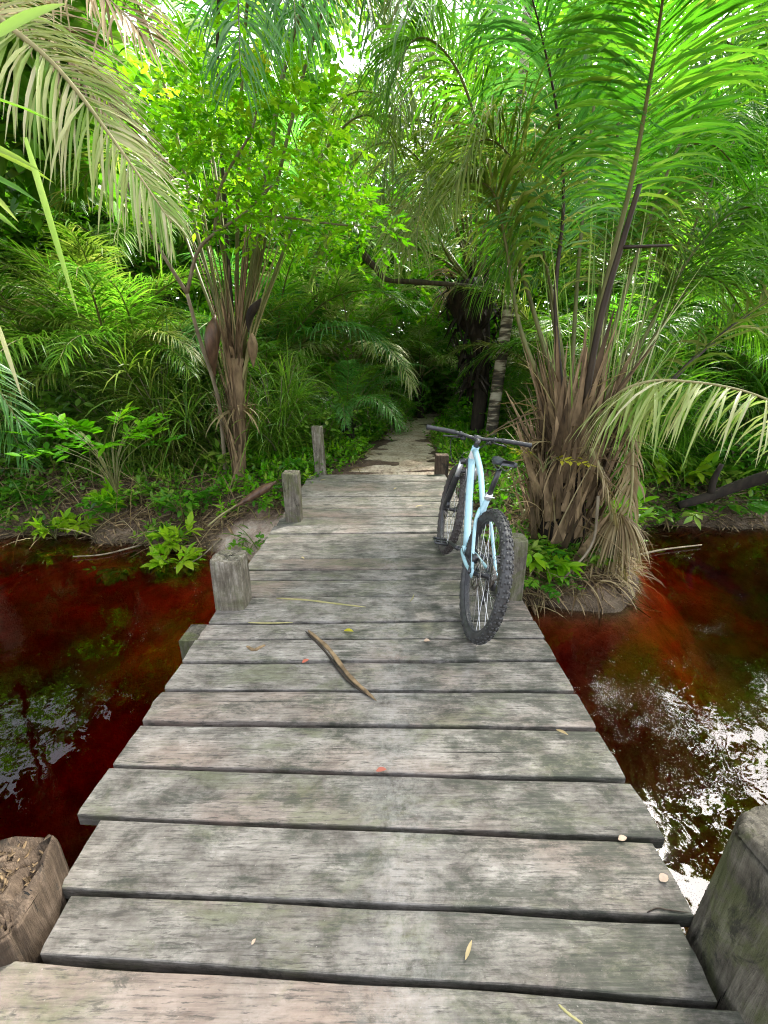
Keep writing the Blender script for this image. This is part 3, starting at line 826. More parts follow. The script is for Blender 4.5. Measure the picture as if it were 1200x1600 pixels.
    ck.add(vv, [(k, (k + 1) % nn, nn + (k + 1) % nn, nn + k) for k in range(nn)] + [(2 * nn + k, 3 * nn + k, 3 * nn + (k + 1) % nn, 2 * nn + (k + 1) % nn) for k in range(nn)] +
           [(k, 2 * nn + k, 2 * nn + (k + 1) % nn, (k + 1) % nn) for k in range(nn)])
    for k in range(4):
        u = k * math.pi / 2 + .4
        ck.tube([BB + (.05, 0, 0), BB + (.05, math.cos(u) * .045, math.sin(u) * .045)], .006, 6)
    ckk = P('crank', ck, M['black'])
    for s, e in ((-1, l_end), (1, r_end)):
        p = MB(); c = e + np.array((s * .065, 0, 0))
        for dy in (-.045, .045): p.box(c + (0, dy, 0), (.09, .014, .014))
        for dx in (-.043, 0, .043): p.box(c + (dx, 0, 0), (.012, .09, .013))
        p.tube([e, c + (s * .045, 0, 0)], .008, 8)
        for dx in (-.04, -.015, .015, .04):
            for dy in (-.045, .045):
                for z in (-1, 1): p.tube([c + (dx, dy, 0), c + (dx, dy, z * .012)], .0022, 5)
        P('pedal', p, M['black'], ckk)
    # chain and derailleur
    ch = MB(); lk = [(.05, BB[1] + .06 * math.cos(t), BB[2] + .06 * math.sin(t)) for t in np.linspace(-1.6, 1.6, 10)]
    lp = lk + [(.05, .02, WR + .05)] + [(.05, .05 * math.cos(t), WR + .05 * math.sin(t)) for t in np.linspace(1.6, 3.6, 6)] + [(.055, .03, .27), (.055, .045, .20), (.055, .07, .20), lk[0]]
    ch.tube(lp, .0042, 5); P('chain', ch, M['darksteel'])
    dr = MB(); dr.box((.072, .0, .325), (.02, .04, .06)); dr.box((.06, .05, .225), (.008, .035, .11)); dr.tube([(.05, .045, .2), (.066, .045, .2)], .02, 12); dr.tube([(.05, .035, .275), (.066, .035, .275)], .02, 12)
    P('derailleur', dr, M['black'])
    return root
bike = build_bike()

# ------------------------------------------------------------------ foliage builders
UP = np.array((0, 0, 1.0))
def frond_mesh(curve, n=60, ll=0.7, lw=0.03, ang=(62, 28), droop=0.9, pet=0.15, r0=0.02, seed=0, fold=0.25, vee=15, jit=10, drop=0.06, tint=(0.5, 0.18), sides=(1, 1), seg=4, tipk=0.45, tintside=0.0, roll=0.0):
    """one pinnate palm frond along a curve -> (leaflets MB, stalk MB)"""
    rg = np.random.default_rng(seed)
    C = np.asarray(curve); m = len(C)
    T = nz(np.gradient(C, axis=0))
    t = np.linspace(pet, 0.995, n)
    leaf = MB()
    for si, s in enumerate((1, -1)):
        tt = np.clip(t + rg.normal(0, 0.3 / n, n), 0, 1)
        keep = rg.random(n) > drop
        tt = tt[keep]; k = len(tt)
        idx = tt * (m - 1); i0 = np.clip(idx.astype(int), 0, m - 2); f = (idx - i0)[:, None]
        b = C[i0] * (1 - f) + C[i0 + 1] * f; tg = nz(T[i0] * (1 - f) + T[i0 + 1] * f)
        upv = np.where(np.abs(tg[:, 2:3]) > 0.97, np.array((0, 1.0, 0)), UP)
        sd = nz(np.cross(tg, upv)); nr = np.cross(sd, tg)
        cr_, sr_ = math.cos(R(roll)), math.sin(R(roll)); sd, nr = sd * cr_ + nr * sr_, nr * cr_ - sd * sr_
        u = (tt - pet) / (1 - pet)
        a = np.radians(np.interp(u, [0, 1], ang) + rg.normal(0, jit, k)); v = np.radians(vee + rg.normal(0, jit, k))
        d = tg * np.cos(a)[:, None] + (s * sd * np.cos(v)[:, None] + nr * np.sin(v)[:, None]) * np.sin(a)[:, None]
        prof = np.interp(u, [0, 0.12, 0.45, 0.8, 1], [0.55, 0.85, 1, 0.75, tipk])
        L = ll * prof * rg.uniform(0.82, 1.12, k) * sides[si]
        W = lw * np.interp(u, [0, .3, 1], [.75, 1, .6]) * rg.uniform(0.8, 1.2, k)
        nn = nz(np.cross(np.cross(d, nr), d) + rg.normal(0, 0.25, (k, 3)))
        leaf.strips(b, d, nn, L, W, droop * rg.uniform(0.6, 1.4, k), seg, None, fold, np.clip(rg.normal(tint[0] + tintside * s, tint[1], k), 0, 1))
    st = MB(); st.tube(C, np.interp(np.linspace(0, 1, m), [0, pet, 1], [r0 * 1.5, r0, r0 * 0.18]), 7)
    return leaf, st

def hero_frond(root, ctrl, mat, stalk='stalk', npts=40, name='frond', **kw):
    c = catmull([at(*p) if len(p) == 3 and not isinstance(p, np.ndarray) else p for p in ctrl], npts)
    lf, st = frond_mesh(c, **kw)
    o = part(lf, name, M[mat], root)
    s = part(st, 'stalk', M[stalk], root)
    s.parent = o
    return o

def arch(L, e0, e1, n=26, pw=1.3, side=0.0):
    """arching rachis in the XZ plane from the origin: rises at e0 degrees, ends at e1"""
    t = np.linspace(0, 1, n)
    e = np.radians(e0 + (e1 - e0) * t ** pw); h = side * t ** 2
    d = np.stack([np.cos(e) * np.cos(h), np.cos(e) * np.sin(h), np.sin(e)], 1) * (L / (n - 1))
    return np.vstack([(0, 0, 0), np.cumsum(d[:-1], 0)])

FR = {}
def frond_variant(key, mat, stalk, L, e0, e1, **kw):
    lf, st = frond_mesh(arch(L, e0, e1, side=kw.pop('side', 0.0), pw=kw.pop('pw', 1.3)), **kw)
    FR[key] = (lf.mesh('frond', M[mat]), st.mesh('stalk', M[stalk]))
for i, (mat, stalk) in enumerate((('palm', 'stalk'), ('blue', 'stalk'), ('olive', 'stalk'), ('pale', 'stalk_pale'), ('dark', 'stalk'), ('straw', 'stalk_pale'), ('vivid', 'stalk'))):
    for j, (e0, e1) in enumerate(((82, -10), (68, -45), (45, -60))):
        frond_variant((mat, j), mat, stalk, 3.0, e0, e1, n=84, ll=0.66, lw=0.024, droop=1.1 + 0.45 * j, pet=0.2, r0=0.02, seed=100 + i * 7 + j, fold=0, side=0.25 * (j - 1), seg=4)

def add_frond(root, key, rz, ry=0.0, sc=1.0, z=0.0, off=0.0):
    lm, sm = FR[key]
    o = bpy.data.objects.new('frond', lm); COL.objects.link(o); o.parent = root
    o.location = (off * math.cos(rz), off * math.sin(rz), z if isinstance(z, (int, float)) else 0.0); o.rotation_euler = (0, ry, rz); o.scale = (sc, sc, sc)
    s = bpy.data.objects.new('stalk', sm); COL.objects.link(s); s.parent = o
    o.location = o.location + Vector(z) if not isinstance(z, (int, float)) else o.location
    return o

def trunk_mesh(H, r0, r1, seed, lean=(0, 0), n=14, rough=0.15):
    rg = np.random.default_rng(seed)
    z = np.linspace(0, H, 16); t = z / H
    P_ = np.stack([lean[0] * t ** 1.5 + 0.03 * np.sin(t * 5 + seed), lean[1] * t ** 1.5 + 0.03 * np.cos(t * 4 + seed), z], 1)
    m = MB(); m.tube(P_, np.interp(t, [0, .15, 1], [r0 * 1.25, r0, r1]) * (1 + rg.normal(0, rough * .3, 16)), n)
    return m, P_[-1]

def palm(label, loc, H, nf, mats, fs, seed, group=None, cat='palm', spread=(0, 1, 2), trunk='boot', r0=0.14, name='palm_tree'):
    rg = np.random.default_rng(seed)
    root = thing(name, label, cat, loc, (0, 0, 0), group)
    m, top = trunk_mesh(H, r0, r0 * 0.9, seed, (rg.normal(0, .06) * H, rg.normal(0, .04) * H))
    for k in range(int(18 + H * 16)):            # leaf bases that clothe the trunk
        z = rg.uniform(0.15, 1) * H; a = rg.uniform(0, 2 * math.pi); d = np.array((math.cos(a), math.sin(a), 0))
        c = d * r0 * .8 + top * (z / H) * np.array((1, 1, 0)) + (0, 0, z)
        m.strips([c], [d * .35 + UP], [d], rg.uniform(.15, .4), .07, -.0, 3, np.array([1, .8, .5, .15]), 0.3, rg.uniform(0, 1))
    m.build('trunk', M[trunk], root)
    a0 = rg.uniform(0, 6.28)
    for k in range(nf):
        key = (mats[int(rg.integers(len(mats)))], spread[k % len(spread)])
        add_frond(root, key, a0 + k * 2.399 + rg.normal(0, .2), rg.normal(0, .12), fs * rg.uniform(.8, 1.15), tuple(top), 0.05)
    return root

OV = np.array([0.12, 0.85, 1.0, 0.6, 0.02])
def leaf_spray(mb_, tips, dirs, rg, n=7, tw=0.25, ll=0.09, lw=0.04, droop=0.5, tint=(0.5, 0.2), flat=0.5):
    """twigs that carry alternating ovate leaves"""
    K = len(tips)
    tips = np.asarray(tips); dirs = nz(np.asarray(dirs))
    t = np.tile(np.linspace(0.15, 1, n), K); ti = np.repeat(np.arange(K), n)
    b = tips[ti] + dirs[ti] * (t * tw)[:, None]; b[:, 2] -= 0.15 * tw * t ** 2
    sd = nz(np.cross(dirs, UP + rg.normal(0, .15, (K, 3))))[ti]
    s = np.where(np.arange(len(t)) % 2, 1.0, -1.0)[:, None]
    last = (t > 0.99)[:, None]
    d = np.where(last, dirs[ti], dirs[ti] * .55 + s * sd * .8) + rg.normal(0, .22, (len(t), 3))
    nr = nz(UP * flat + rg.normal(0, .35, (len(t), 3)) + 0.2 * d)
    mb_.strips(b, d, nr, ll * rg.uniform(.65, 1.2, len(t)), lw * rg.uniform(.75, 1.2, len(t)), droop * rg.uniform(.3, 1.5, len(t)), 4, OV, 0.22, np.clip(np.repeat(rg.normal(tint[0], tint[1], K), n) + rg.normal(0, .08, len(t)), 0, 1))
    for k in range(K):
        pass

def shrub_parts(rg, H, rad, nst, ntw, kind='ovate', ll=0.1, lw=0.045, tint=(0.5, 0.2), low=0.15, sr=0.012):
    """local shrub: stems + leaves"""
    st, lf = MB(), MB()
    tips, dirs = [], []
    for k in range(nst):
        a = rg.uniform(0, 6.28); r_ = rad * math.sqrt(rg.uniform(0.05, 1)); h = H * rg.uniform(.55, 1) * (1 - 0.35 * (r_ / rad) ** 2)
        c = catmull([(0.03 * math.cos(a), 0.03 * math.sin(a), 0), (r_ * .3 * math.cos(a + .3), r_ * .3 * math.sin(a + .3), h * .45), (r_ * math.cos(a), r_ * math.sin(a), h)], 10)
        st.tube(c, np.linspace(sr, sr * .3, 10), 5, caps=False)
        for j in range(ntw):
            f = rg.uniform(low, 1) * 9; i = min(int(f), 8)
            p = c[i] + (c[i + 1] - c[i]) * (f - i)
            d = np.array((math.cos(a), math.sin(a), 0)) * .5 + rg.normal(0, .6, 3) + (0, 0, .25)
            tips.append(p); dirs.append(d)
    tips = np.array(tips); dirs = np.array(dirs)
    if kind == 'ovate': leaf_spray(lf, tips, dirs, rg, 7, min(.35, rad * .5), ll, lw, .6, tint)
    elif kind == 'pinnate': leaf_spray(lf, tips, dirs, rg, 17, min(.5, rad * .7), ll * .8, lw * .5, .4, tint, 1.2)
    else:                                               # blade: long narrow drooping leaves
        n = len(tips); reps = 10
        b = np.repeat(tips, reps, 0); d = np.repeat(dirs, reps, 0) + rg.normal(0, .6, (n * reps, 3)) + (0, 0, .5)
        lf.strips(b, d, UP + rg.normal(0, .4, (n * reps, 3)), ll * rg.uniform(.6, 1.3, n * reps), lw * rg.uniform(.7, 1.2, n * reps), 1.6, 5, None, 0, np.clip(rg.normal(tint[0], tint[1], n * reps), 0, 1))
    return st, lf

PROTO = {}
def shrub(label, loc, key, mat, rz, sc, group=None, cat='shrub', name='leafy_shrub', **kw):
    """the first of a kind is built, the rest are copies"""
    k = (key, mat)
    if k not in PROTO:
        st, lf = shrub_parts(np.random.default_rng(hash(key) % 1000 if not isinstance(key, int) else key), **kw)
        root = thing(name, label, cat, loc, (0, 0, rz), group)
        lf.build('foliage', M[mat], root); st.build('stems', M['twig'], root)
        root.scale = (sc, sc, sc)
        PROTO[k] = root
        return root
    return dup(PROTO[k], loc, rz, sc, label, group)

# ------------------------------------------------------------------ the palm with the brown spathe, left of the deck
gA = atz(372, 742, 0.0)
pA = thing('palm_tree', 'young palm with long upright stalks and brown spathes left of the deck', 'palm', (gA[0], gA[1], gz(gA[0], gA[1]) - .05))
m = MB(); rg = np.random.default_rng(21)
base = np.array(pA.location)
cr = at(368, 560, gA[1])
m.tube(catmull([base, base * .5 + cr * .5 + (0.03, 0, 0), cr], 12), np.interp(np.linspace(0, 1, 12), [0, .3, 1], [.11, .08, .10]), 14)
for k in range(150):
    z = rg.uniform(0.0, 1.1); a = rg.uniform(0, 6.28); d = np.array((math.cos(a), math.sin(a), 0))
    c = base + (cr - base) * z + d * .07
    m.strips([c], [d * rg.uniform(.05, .32) + UP + rg.normal(0, .08, 3)], [d], rg.uniform(.25, .9), rg.uniform(.02, .075), .1, 5, np.array([1, .85, .65, .5, .35, .1]), 0.35, rg.uniform(0, 1))
part(m, 'trunk', M['boot'], pA)
kw = dict(lw=.026, fold=.3, r0=.018)
hero_frond(pA, [(368, 560, 6.0), (352, 330, 5.95), (340, 80, 5.8), (352, -130, 5.2), (368, -70, 4.4), (376, 120, 3.9)], 'blue', 'stalk_dark', n=80, ll=.95, pet=.42, droop=1.7, seed=31, **kw)
hero_frond(pA, [(364, 560, 6.1), (312, 380, 6.2), (262, 150, 6.3), (200, -20, 6.3), (90, -60, 6.1), (-20, 60, 5.9)], 'palm', n=70, ll=.9, pet=.45, droop=1.3, seed=32, **kw)
hero_frond(pA, [(376, 555, 6.0), (412, 330, 5.95), (445, 110, 5.8), (500, -40, 5.6), (565, -30, 5.4), (600, 110, 5.2)], 'blue', n=70, ll=.95, pet=.42, droop=1.9, seed=33, **kw)
hero_frond(pA, [(380, 560, 6.1), (440, 400, 6.3), (505, 240, 6.5), (575, 180, 6.6), (640, 250, 6.6)], 'olive', n=60, ll=.8, pet=.4, droop=2.0, seed=34, **kw)
hero_frond(pA, [(360, 565, 6.1), (318, 450, 6.3), (255, 290, 6.8), (180, 240, 7), (90, 320, 7)], 'olive', n=60, ll=.8, pet=.4, droop=1.5, seed=35, **kw)
hero_frond(pA, [(372, 555, 6.2), (385, 330, 6.3), (400, 130, 6.5), (440, 0, 6.8), (500, -30, 7.2)], 'palm', n=60, ll=.9, pet=.45, droop=1.2, seed=36, **kw)
hero_frond(pA, [(366, 555, 6.2), (345, 330, 6.4), (310, 120, 6.8), (270, 10, 7.2), (220, 0, 7.6)], 'palm', n=60, ll=.9, pet=.45, droop=1.2, seed=37, **kw)
hero_frond(pA, [(378, 555, 6.1), (430, 300, 6.0), (490, 60, 5.9), (560, -90, 5.6), (625, -60, 5.2), (640, 60, 4.9)], 'olive', n=90, ll=1.0, pet=.45, droop=2.4, seed=38, lw=.024, fold=.25, r0=.018)
hero_frond(pA, [(374, 555, 6.1), (410, 300, 6.3), (455, 60, 6.5), (520, -60, 6.6), (590, 0, 6.6), (620, 160, 6.4)], 'olive', n=90, ll=1.0, pet=.45, droop=2.6, seed=39, lw=.024, fold=.25, r0=.018)
hero_frond(pA, [(370, 555, 6.1), (372, 300, 6.0), (385, 20, 5.7), (420, -150, 5.1), (450, -120, 4.5), (462, 40, 4.1)], 'blue', n=90, ll=1.0, pet=.42, droop=2.3, seed=40, lw=.024, fold=.25, r0=.018)
for k in range(26):
    x0 = 368 + rg.normal(0, 8); y0 = rg.uniform(560, 680); u = rg.uniform(-1, 1); x1 = 372 + 95 * u + rg.normal(0, 8); y1 = rg.uniform(190, 420) + 60 * abs(u)
    m = MB(); m.tube(catmull([at(x0, y0, 5.95), at(x0 + (x1 - x0) * .42, (y0 + y1) / 2, 5.92), at(x1, y1, 5.9 + rg.normal(0, .15))], 12), np.linspace(.034, .010, 12) * rg.uniform(.5, 1.1), 8, squash=.6)
    part(m, 'cut_stalk', M[('stalk_pale', 'stalk', 'boot')[k % 3]], pA)
def spathe(p0, p1, w_, mat='spathe', bend=(0, 0, 0)):
    m = MB(); c = catmull([p0, (np.asarray(p0) + p1) / 2 + bend, p1], 14)
    m.tube(c, w_ * np.array([.15, .4, .7, .9, 1, 1, .97, .9, .8, .66, .5, .34, .2, .05]), 12, squash=.7)
    return m
part(spathe(at(336, 492, 5.62), at(336, 590, 5.66), .12, bend=(-.02, -.05, 0)), 'spathe', M['spathe'], pA)
part(spathe(at(408, 466, 5.8), at(388, 520, 5.85), .07, bend=(-.06, 0, 0)), 'spathe', M['boot_dark'], pA)
part(spathe(at(394, 520, 5.8), at(396, 575, 5.8), .09), 'spathe', M['boot'], pA)

# dead bunch under the crown
def dead_skirt(root, c, n, rg, ll=(.4, 1.1), spread=.18, name='dead_leaves', mat='straw', lw=.03, up=-.2, droop=2.2):
    m = MB(); a = rg.uniform(0, 6.28, n)
    d = np.stack([np.cos(a), np.sin(a), np.full(n, up) + rg.normal(0, .4, n)], 1)
    b = np.asarray(c) + d * spread * rg.uniform(.3, 1, (n, 1)) * np.array((1, 1, .6))
    m.strips(b, d, UP + rg.normal(0, .5, (n, 3)), rg.uniform(*ll, n), lw * rg.uniform(.4, 1.3, n), droop, 5, None, 0, np.clip(rg.normal(.45, .25, n), 0, 1))
    return part(m, name, M[mat], root)
dead_skirt(pA, at(372, 640, 6.0), 40, rg, (.2, .6), .12)

# ------------------------------------------------------------------ small bright tree in front of it
tC = thing('small_tree', 'small bright green broadleaf tree in front of the left palm', 'tree', tuple(np.array(atz(352, 737, 0.0)) * (1, 1, 0) + (0, 0, -0.06)))
m = MB(); bs = np.array(tC.location)
Yc = bs[1]
def tb(pts, r0, r1): m.tube(catmull(pts, 14), np.linspace(r0, r1, 14), 8)
fork = at(292, 458, 5.6)
tb([bs, at(345, 650, 6.1), at(335, 600, 6.0), at(312, 530, 5.8), fork], .032, .022)
tb([fork, at(262, 410, 5.4), at(215, 330, 5.2), at(200, 285, 5.1)],   .024, .012)
tb([fork, at(308, 395, 5.5), at(335, 365, 5.4), at(380, 335, 5.3), at(425, 290, 5.2)], .022, .010)
tb([at(335, 365, 5.4), at(345, 290, 5.3), at(395, 200, 5.2), at(400, 130, 5.2)], .018, .008)
tb([at(380, 335, 5.3), at(450, 340, 5.2), at(520, 350, 5.1), at(590, 355, 5.0)], .014, .006)
part(m, 'trunk', M['twig'], tC)
rg = np.random.default_rng(41); tips, dirs = [], []
for px, py, r_, n, Y in ((395, 140, 60, 40, 5.1), (310, 195, 70, 44, 5.2), (430, 205, 85, 60, 5.1), (495, 185, 42, 30, 5.1), (320, 275, 75, 45, 5.2), (440, 300, 70, 45, 5.1), (510, 348, 48, 40, 5.0), (575, 352, 36, 34, 4.95), (265, 160, 40, 22, 5.3), (380, 245, 85, 50, 5.3), (400, 350, 50, 24, 5.2), (255, 300, 30, 10, 5.2), (300, 130, 36, 18, 5.3)):
    c = at(px, py, Y); s = r_ / FPX * Y
    for k in range(n):
        q = rg.normal(0, .5, 3); q *= min(1, 1 / (np.linalg.norm(q) + 1e-6)) ; q *= s * np.array((1, 1, .8))
        tips.append(c + q); dirs.append(q / s + rg.normal(0, .5, 3) + (0, -.2, .15))
lf = MB(); leaf_spray(lf, tips, dirs, rg, 9, .26, .10, .042, .5, (.62, .2), .9)
part(lf, 'crown', M['lime'], tC)
lf = MB(); c = at(398, 112, 5.0)
leaf_spray(lf, c + rg.normal(0, .05, (6, 3)), rg.normal(0, .5, (6, 3)) + (0, -.3, .5), rg, 6, .13, .1, .04, .4, (.6, .2), .9)
part(lf, 'young_leaves', M['yellow'], tC)

# ------------------------------------------------------------------ palm whose fronds reach in from the left edge
pB = thing('palm_tree', 'palm at the left edge with pale arching frond and hanging leaflets', 'palm', (-5.7, 5.3, gz(-5.7, 5.3) - .05))
mt, tp = trunk_mesh(1.9, .16, .15, 4, (.1, 0)); mt.build('trunk', M['boot'], pB)
oB = np.array((-5.6, 5.2, 1.9))
hero_frond(pB, [oB, at(-330, 120, 4.2), at(-180, -60, 3.7), at(-70, -20, 3.45), (15, 42, 3.3), (100, 118, 3.25), (200, 250, 3.2), (268, 348, 3.15)], 'pale', 'stalk_pale', npts=60, n=135, ll=.68, pet=.42, droop=1.3, ang=(80, 25), lw=.021, fold=.35, r0=.024, seed=51, vee=0, jit=6, sides=(1.0, .7), tint=(.55, .3), roll=-48)
hero_frond(pB, [oB, at(-260, 330, 3.3), at(-170, 200, 2.7), at(-110, 130, 2.4), (-80, 250, 2.2), (-70, 420, 2.1)], 'palm', 'stalk', n=22, ll=.5, pet=.5, droop=.5, lw=.04, fold=.3, r0=.02, seed=52, ang=(75, 40), tint=(.7, .3), drop=.3)
hero_frond(pB, [oB, at(-300, 60, 4.0), at(-160, -130, 3.6), at(20, -110, 3.4), (130, -40, 3.3), (230, 60, 3.2)], 'straw', 'stalk_pale', n=70, ll=.6, pet=.4, droop=.9, lw=.022, fold=.2, r0=.016, seed=54, tint=(.65, .2), roll=-40)
hero_frond(pB, [oB, at(-280, 100, 4.4), at(-140, -20, 4.2), at(20, 10, 4.1), (130, 110, 4.0), (235, 250, 4.0)], 'straw', 'stalk', n=80, ll=.6, pet=.4, droop=.7, lw=.022, fold=.2, r0=.016, seed=56, tint=(.4, .25), roll=-40, ang=(50, 20))
hero_frond(pB, [oB, at(-300, 430, 4.6), at(-160, 470, 4.3), at(-40, 560, 4.2), (30, 660, 4.1)], 'blue', n=50, ll=.5, pet=.3, droop=.8, lw=.026, fold=.2, seed=55)
# single blades caught at the left edge
for p0, p1, L_, W_, t_ in (((40, 215, 2.3), (75, 330, 2.3), .74, .034, .25), ((-5, 500, 2.5), (15, 560, 2.5), .42, .03, .9), ((-12, 60, 2.2), (50, 20, 2.2), .34, .045, .35)):
    m = MB(); m.strips(at(*p0)[None], (at(*p1) - at(*p0))[None], np.array([(0, -1, .15)]), L_, W_, .3, 6, None, .3, t_)
    part(m, 'leaflet', M['pale'], pB)

# ------------------------------------------------------------------ big clumping palm on the right bank
bR = np.array((1.86, 4.05, gz(1.86, 4.05) - .08))
pR = thing('palm_tree', 'clumping palm on the right bank with shaggy brown base and tall fronds', 'palm', tuple(bR))
rg = np.random.default_rng(61)
m = MB(); cr = at(895, 640, 4.1)
m.tube(catmull([bR, bR * .5 + cr * .5, cr], 12), np.interp(np.linspace(0, 1, 12), [0, .5, 1], [.24, .20, .12]), 16)
part(m, 'trunk', M['boot_dark'], pR)
m = MB(); n = 330
a = rg.uniform(0, 6.28, n); z = rg.uniform(0, 1, n) ** .8
ax_ = bR + (cr - bR) * z[:, None]
d = np.stack([np.cos(a), np.sin(a), np.zeros(n)], 1)
rr = np.interp(z, [0, .5, 1], [.31, .29, .2])
m.strips(ax_ + d * rr[:, None], d * rg.uniform(.02, .45, (n, 1)) + UP + rg.normal(0, .12, (n, 3)), d + rg.normal(0, .3, (n, 3)), rg.uniform(.2, .9, n), rg.uniform(.025, .125, n), rg.uniform(-.1, .3, n), 5, np.array([1, .85, .65, .45, .3, .08]), .35, rg.uniform(0, 1, n))
part(m, 'leaf_bases', M['boot'], pR)
m = MB(); n = 380
a = rg.uniform(0, 6.28, n); z = rg.uniform(.0, 1.15, n)
ax_ = bR + (cr - bR) * z[:, None]; d = np.stack([np.cos(a), np.sin(a), np.zeros(n)], 1)
m.strips(ax_ + d * rg.uniform(.1, .34, (n, 1)), d * rg.uniform(.05, .5, (n, 1)) + UP * rg.uniform(-.5, 1.3, (n, 1)) + rg.normal(0, .25, (n, 3)), d + rg.normal(0, .4, (n, 3)), rg.uniform(.15, .9, n), rg.uniform(.005, .02, n), rg.uniform(.0, 1.0, n), 5, None, .2, rg.uniform(0, 1, n))
part(m, 'dry_fibres', M['straw'], pR)
kw = dict(fold=.3)
hero_frond(pR, [(905, 650, 4.0), (940, 470, 3.9), (985, 290, 3.75), (1015, 130, 3.55), (1038, -20, 3.3), (1050, -170, 2.9)], 'vivid', 'stalk', npts=60, n=120, ll=.88, pet=.36, droop=1.5, lw=.024, r0=.018, seed=62, ang=(75, 40), vee=5, jit=10, **kw)
hero_frond(pR, [(880, 640, 4.2), (868, 470, 4.25), (880, 330, 4.2), (874, 200, 4.1), (845, 50, 3.9), (800, -110, 3.6)], 'blue', 'stalk_dark', npts=60, n=110, ll=1.0, pet=.3, droop=2.0, lw=.024, r0=.017, seed=63, ang=(60, 35), **kw)
hero_frond(pR, [(925, 720, 3.85), (950, 640, 3.65), (985, 605, 3.5), (1060, 595, 3.3), (1200, 625, 3.0), (1340, 730, 2.8)], 'pale', 'stalk_pale', npts=50, n=70, ll=.75, pet=.22, droop=1.7, lw=.024, r0=.018, seed=64, ang=(112, 90), tint=(.55, .25), vee=-30, **kw)
hero_frond(pR, [(935, 740, 4.1), (1000, 650, 4.15), (1085, 560, 4.2), (1190, 475, 4.2), (1320, 390, 4.2), (1470, 380, 4.1)], 'olive', 'stalk_dark', npts=50, n=56, ll=.8, pet=.3, droop=1.5, lw=.03, r0=.022, seed=65, drop=.3, **kw)
hero_frond(pR, [(930, 620, 4.3), (985, 430, 4.45), (1060, 230, 4.6), (1150, 70, 4.6), (1270, -40, 4.4)], 'vivid', 'stalk', n=110, ll=1.0, pet=.3, droop=2.3, lw=.022, r0=.018, seed=66, **kw)
hero_frond(pR, [(875, 630, 4.4), (820, 440, 4.6), (765, 260, 4.7), (715, 110, 4.6), (650, 60, 4.4), (600, 160, 4.3)], 'palm', 'stalk', n=110, ll=.95, pet=.33, droop=2.6, lw=.022, r0=.017, seed=67, **kw)
hero_frond(pR, [(920, 640, 4.6), (960, 420, 5.0), (1010, 180, 5.3), (1090, 60, 5.4), (1190, 110, 5.3), (1270, 260, 5.1)], 'palm', 'stalk', n=110, ll=1.1, pet=.3, droop=2.6, lw=.022, r0=.017, seed=68, **kw)
hero_frond(pR, [(890, 640, 4.5), (905, 400, 4.9), (930, 150, 5.2), (960, -30, 5.2), (1000, -150, 4.9)], 'vivid', 'stalk', n=110, ll=1.0, pet=.3, droop=1.8, lw=.022, r0=.017, seed=69, **kw)
hero_frond(pR, [(945, 650, 4.4), (1040, 500, 4.7), (1150, 360, 4.9), (1260, 300, 4.9), (1380, 340, 4.7)], 'palm', 'stalk', n=110, ll=1.0, pet=.22, droop=2.5, lw=.022, r0=.017, seed=70, **kw)
hero_frond(pR, [(865, 640, 4.2), (815, 520, 4.3), (790, 380, 4.3), (770, 300, 4.2), (735, 280, 4.1)], 'olive', 'stalk', n=54, ll=.7, pet=.3, droop=2.2, lw=.03, r0=.018, seed=71, **kw)
for k, (ct, mat) in enumerate((
        ([(930, 660, 4.5), (1010, 520, 4.6), (1080, 400, 4.7), (1150, 330, 4.7), (1240, 330, 4.6), (1330, 420, 4.4)], 'palm'),
        ([(900, 650, 4.6), (940, 480, 4.8), (990, 330, 4.9), (1055, 240, 4.9), (1120, 230, 4.8), (1180, 310, 4.6)], 'vivid'),
        ([(890, 650, 4.4), (870, 500, 4.5), (840, 360, 4.5), (800, 250, 4.4), (750, 220, 4.2), (705, 300, 4.0)], 'olive'),
        ([(880, 640, 4.4), (862, 480, 4.6), (840, 390, 4.7), (815, 370, 4.7), (785, 420, 4.6)], 'palm'),
        ([(915, 640, 4.5), (945, 470, 4.7), (975, 370, 4.8), (1010, 350, 4.8), (1040, 420, 4.7)], 'olive'),
        ([(930, 650, 4.4), (1000, 510, 4.6), (1065, 440, 4.7), (1125, 440, 4.7), (1180, 520, 4.6)], 'palm'),
        ([(940, 660, 4.6), (1050, 440, 5.0), (1130, 250, 5.3), (1220, 150, 5.4), (1320, 180, 5.3)], 'vivid'),
        ([(900, 650, 4.8), (950, 380, 5.2), (965, 200, 5.4), (950, 80, 5.4), (920, 50, 5.2), (890, 130, 5.0)], 'palm'))):
    hero_frond(pR, ct, mat, 'stalk', n=105, ll=1.0, pet=.28, droop=2.7, lw=.020, r0=.016, seed=600 + k, fold=.25)
# long bare leaf stalks and straws that stand up out of the clump
m = MB(); n = 50
px = rg.uniform(835, 1100, n); b_ = np.array([at(x_ * .5 + 895 * .5, rg.uniform(560, 720), rg.uniform(3.85, 4.5)) for x_ in px])
tp_ = np.array([at(x_, rg.uniform(240, 520), rg.uniform(3.8, 4.9)) for x_ in px])
d = tp_ - b_; ln = np.linalg.norm(d, axis=1)
m.strips(b_, d, np.tile((0, -1.0, .2), (n, 1)), ln, rg.uniform(.006, .014, n), rg.uniform(.0, .9, n), 7, None, .2, rg.uniform(0, 1, n))
part(m, 'upright_straws', M['pale'], pR)
# broken dark stalk
m = MB(); m.tube(catmull([at(912, 640, 3.85), at(938, 500, 3.75), at(972, 380, 3.65), at(1000, 287, 3.55)], 16), np.linspace(.030, .018, 16), 10)
m.tube([at(971, 386, 3.65), at(1000, 385, 3.6), at(1050, 383, 3.55)], [.014, .012, .008], 7)
part(m, 'broken_stalk', M['stalk_dark'], pR)
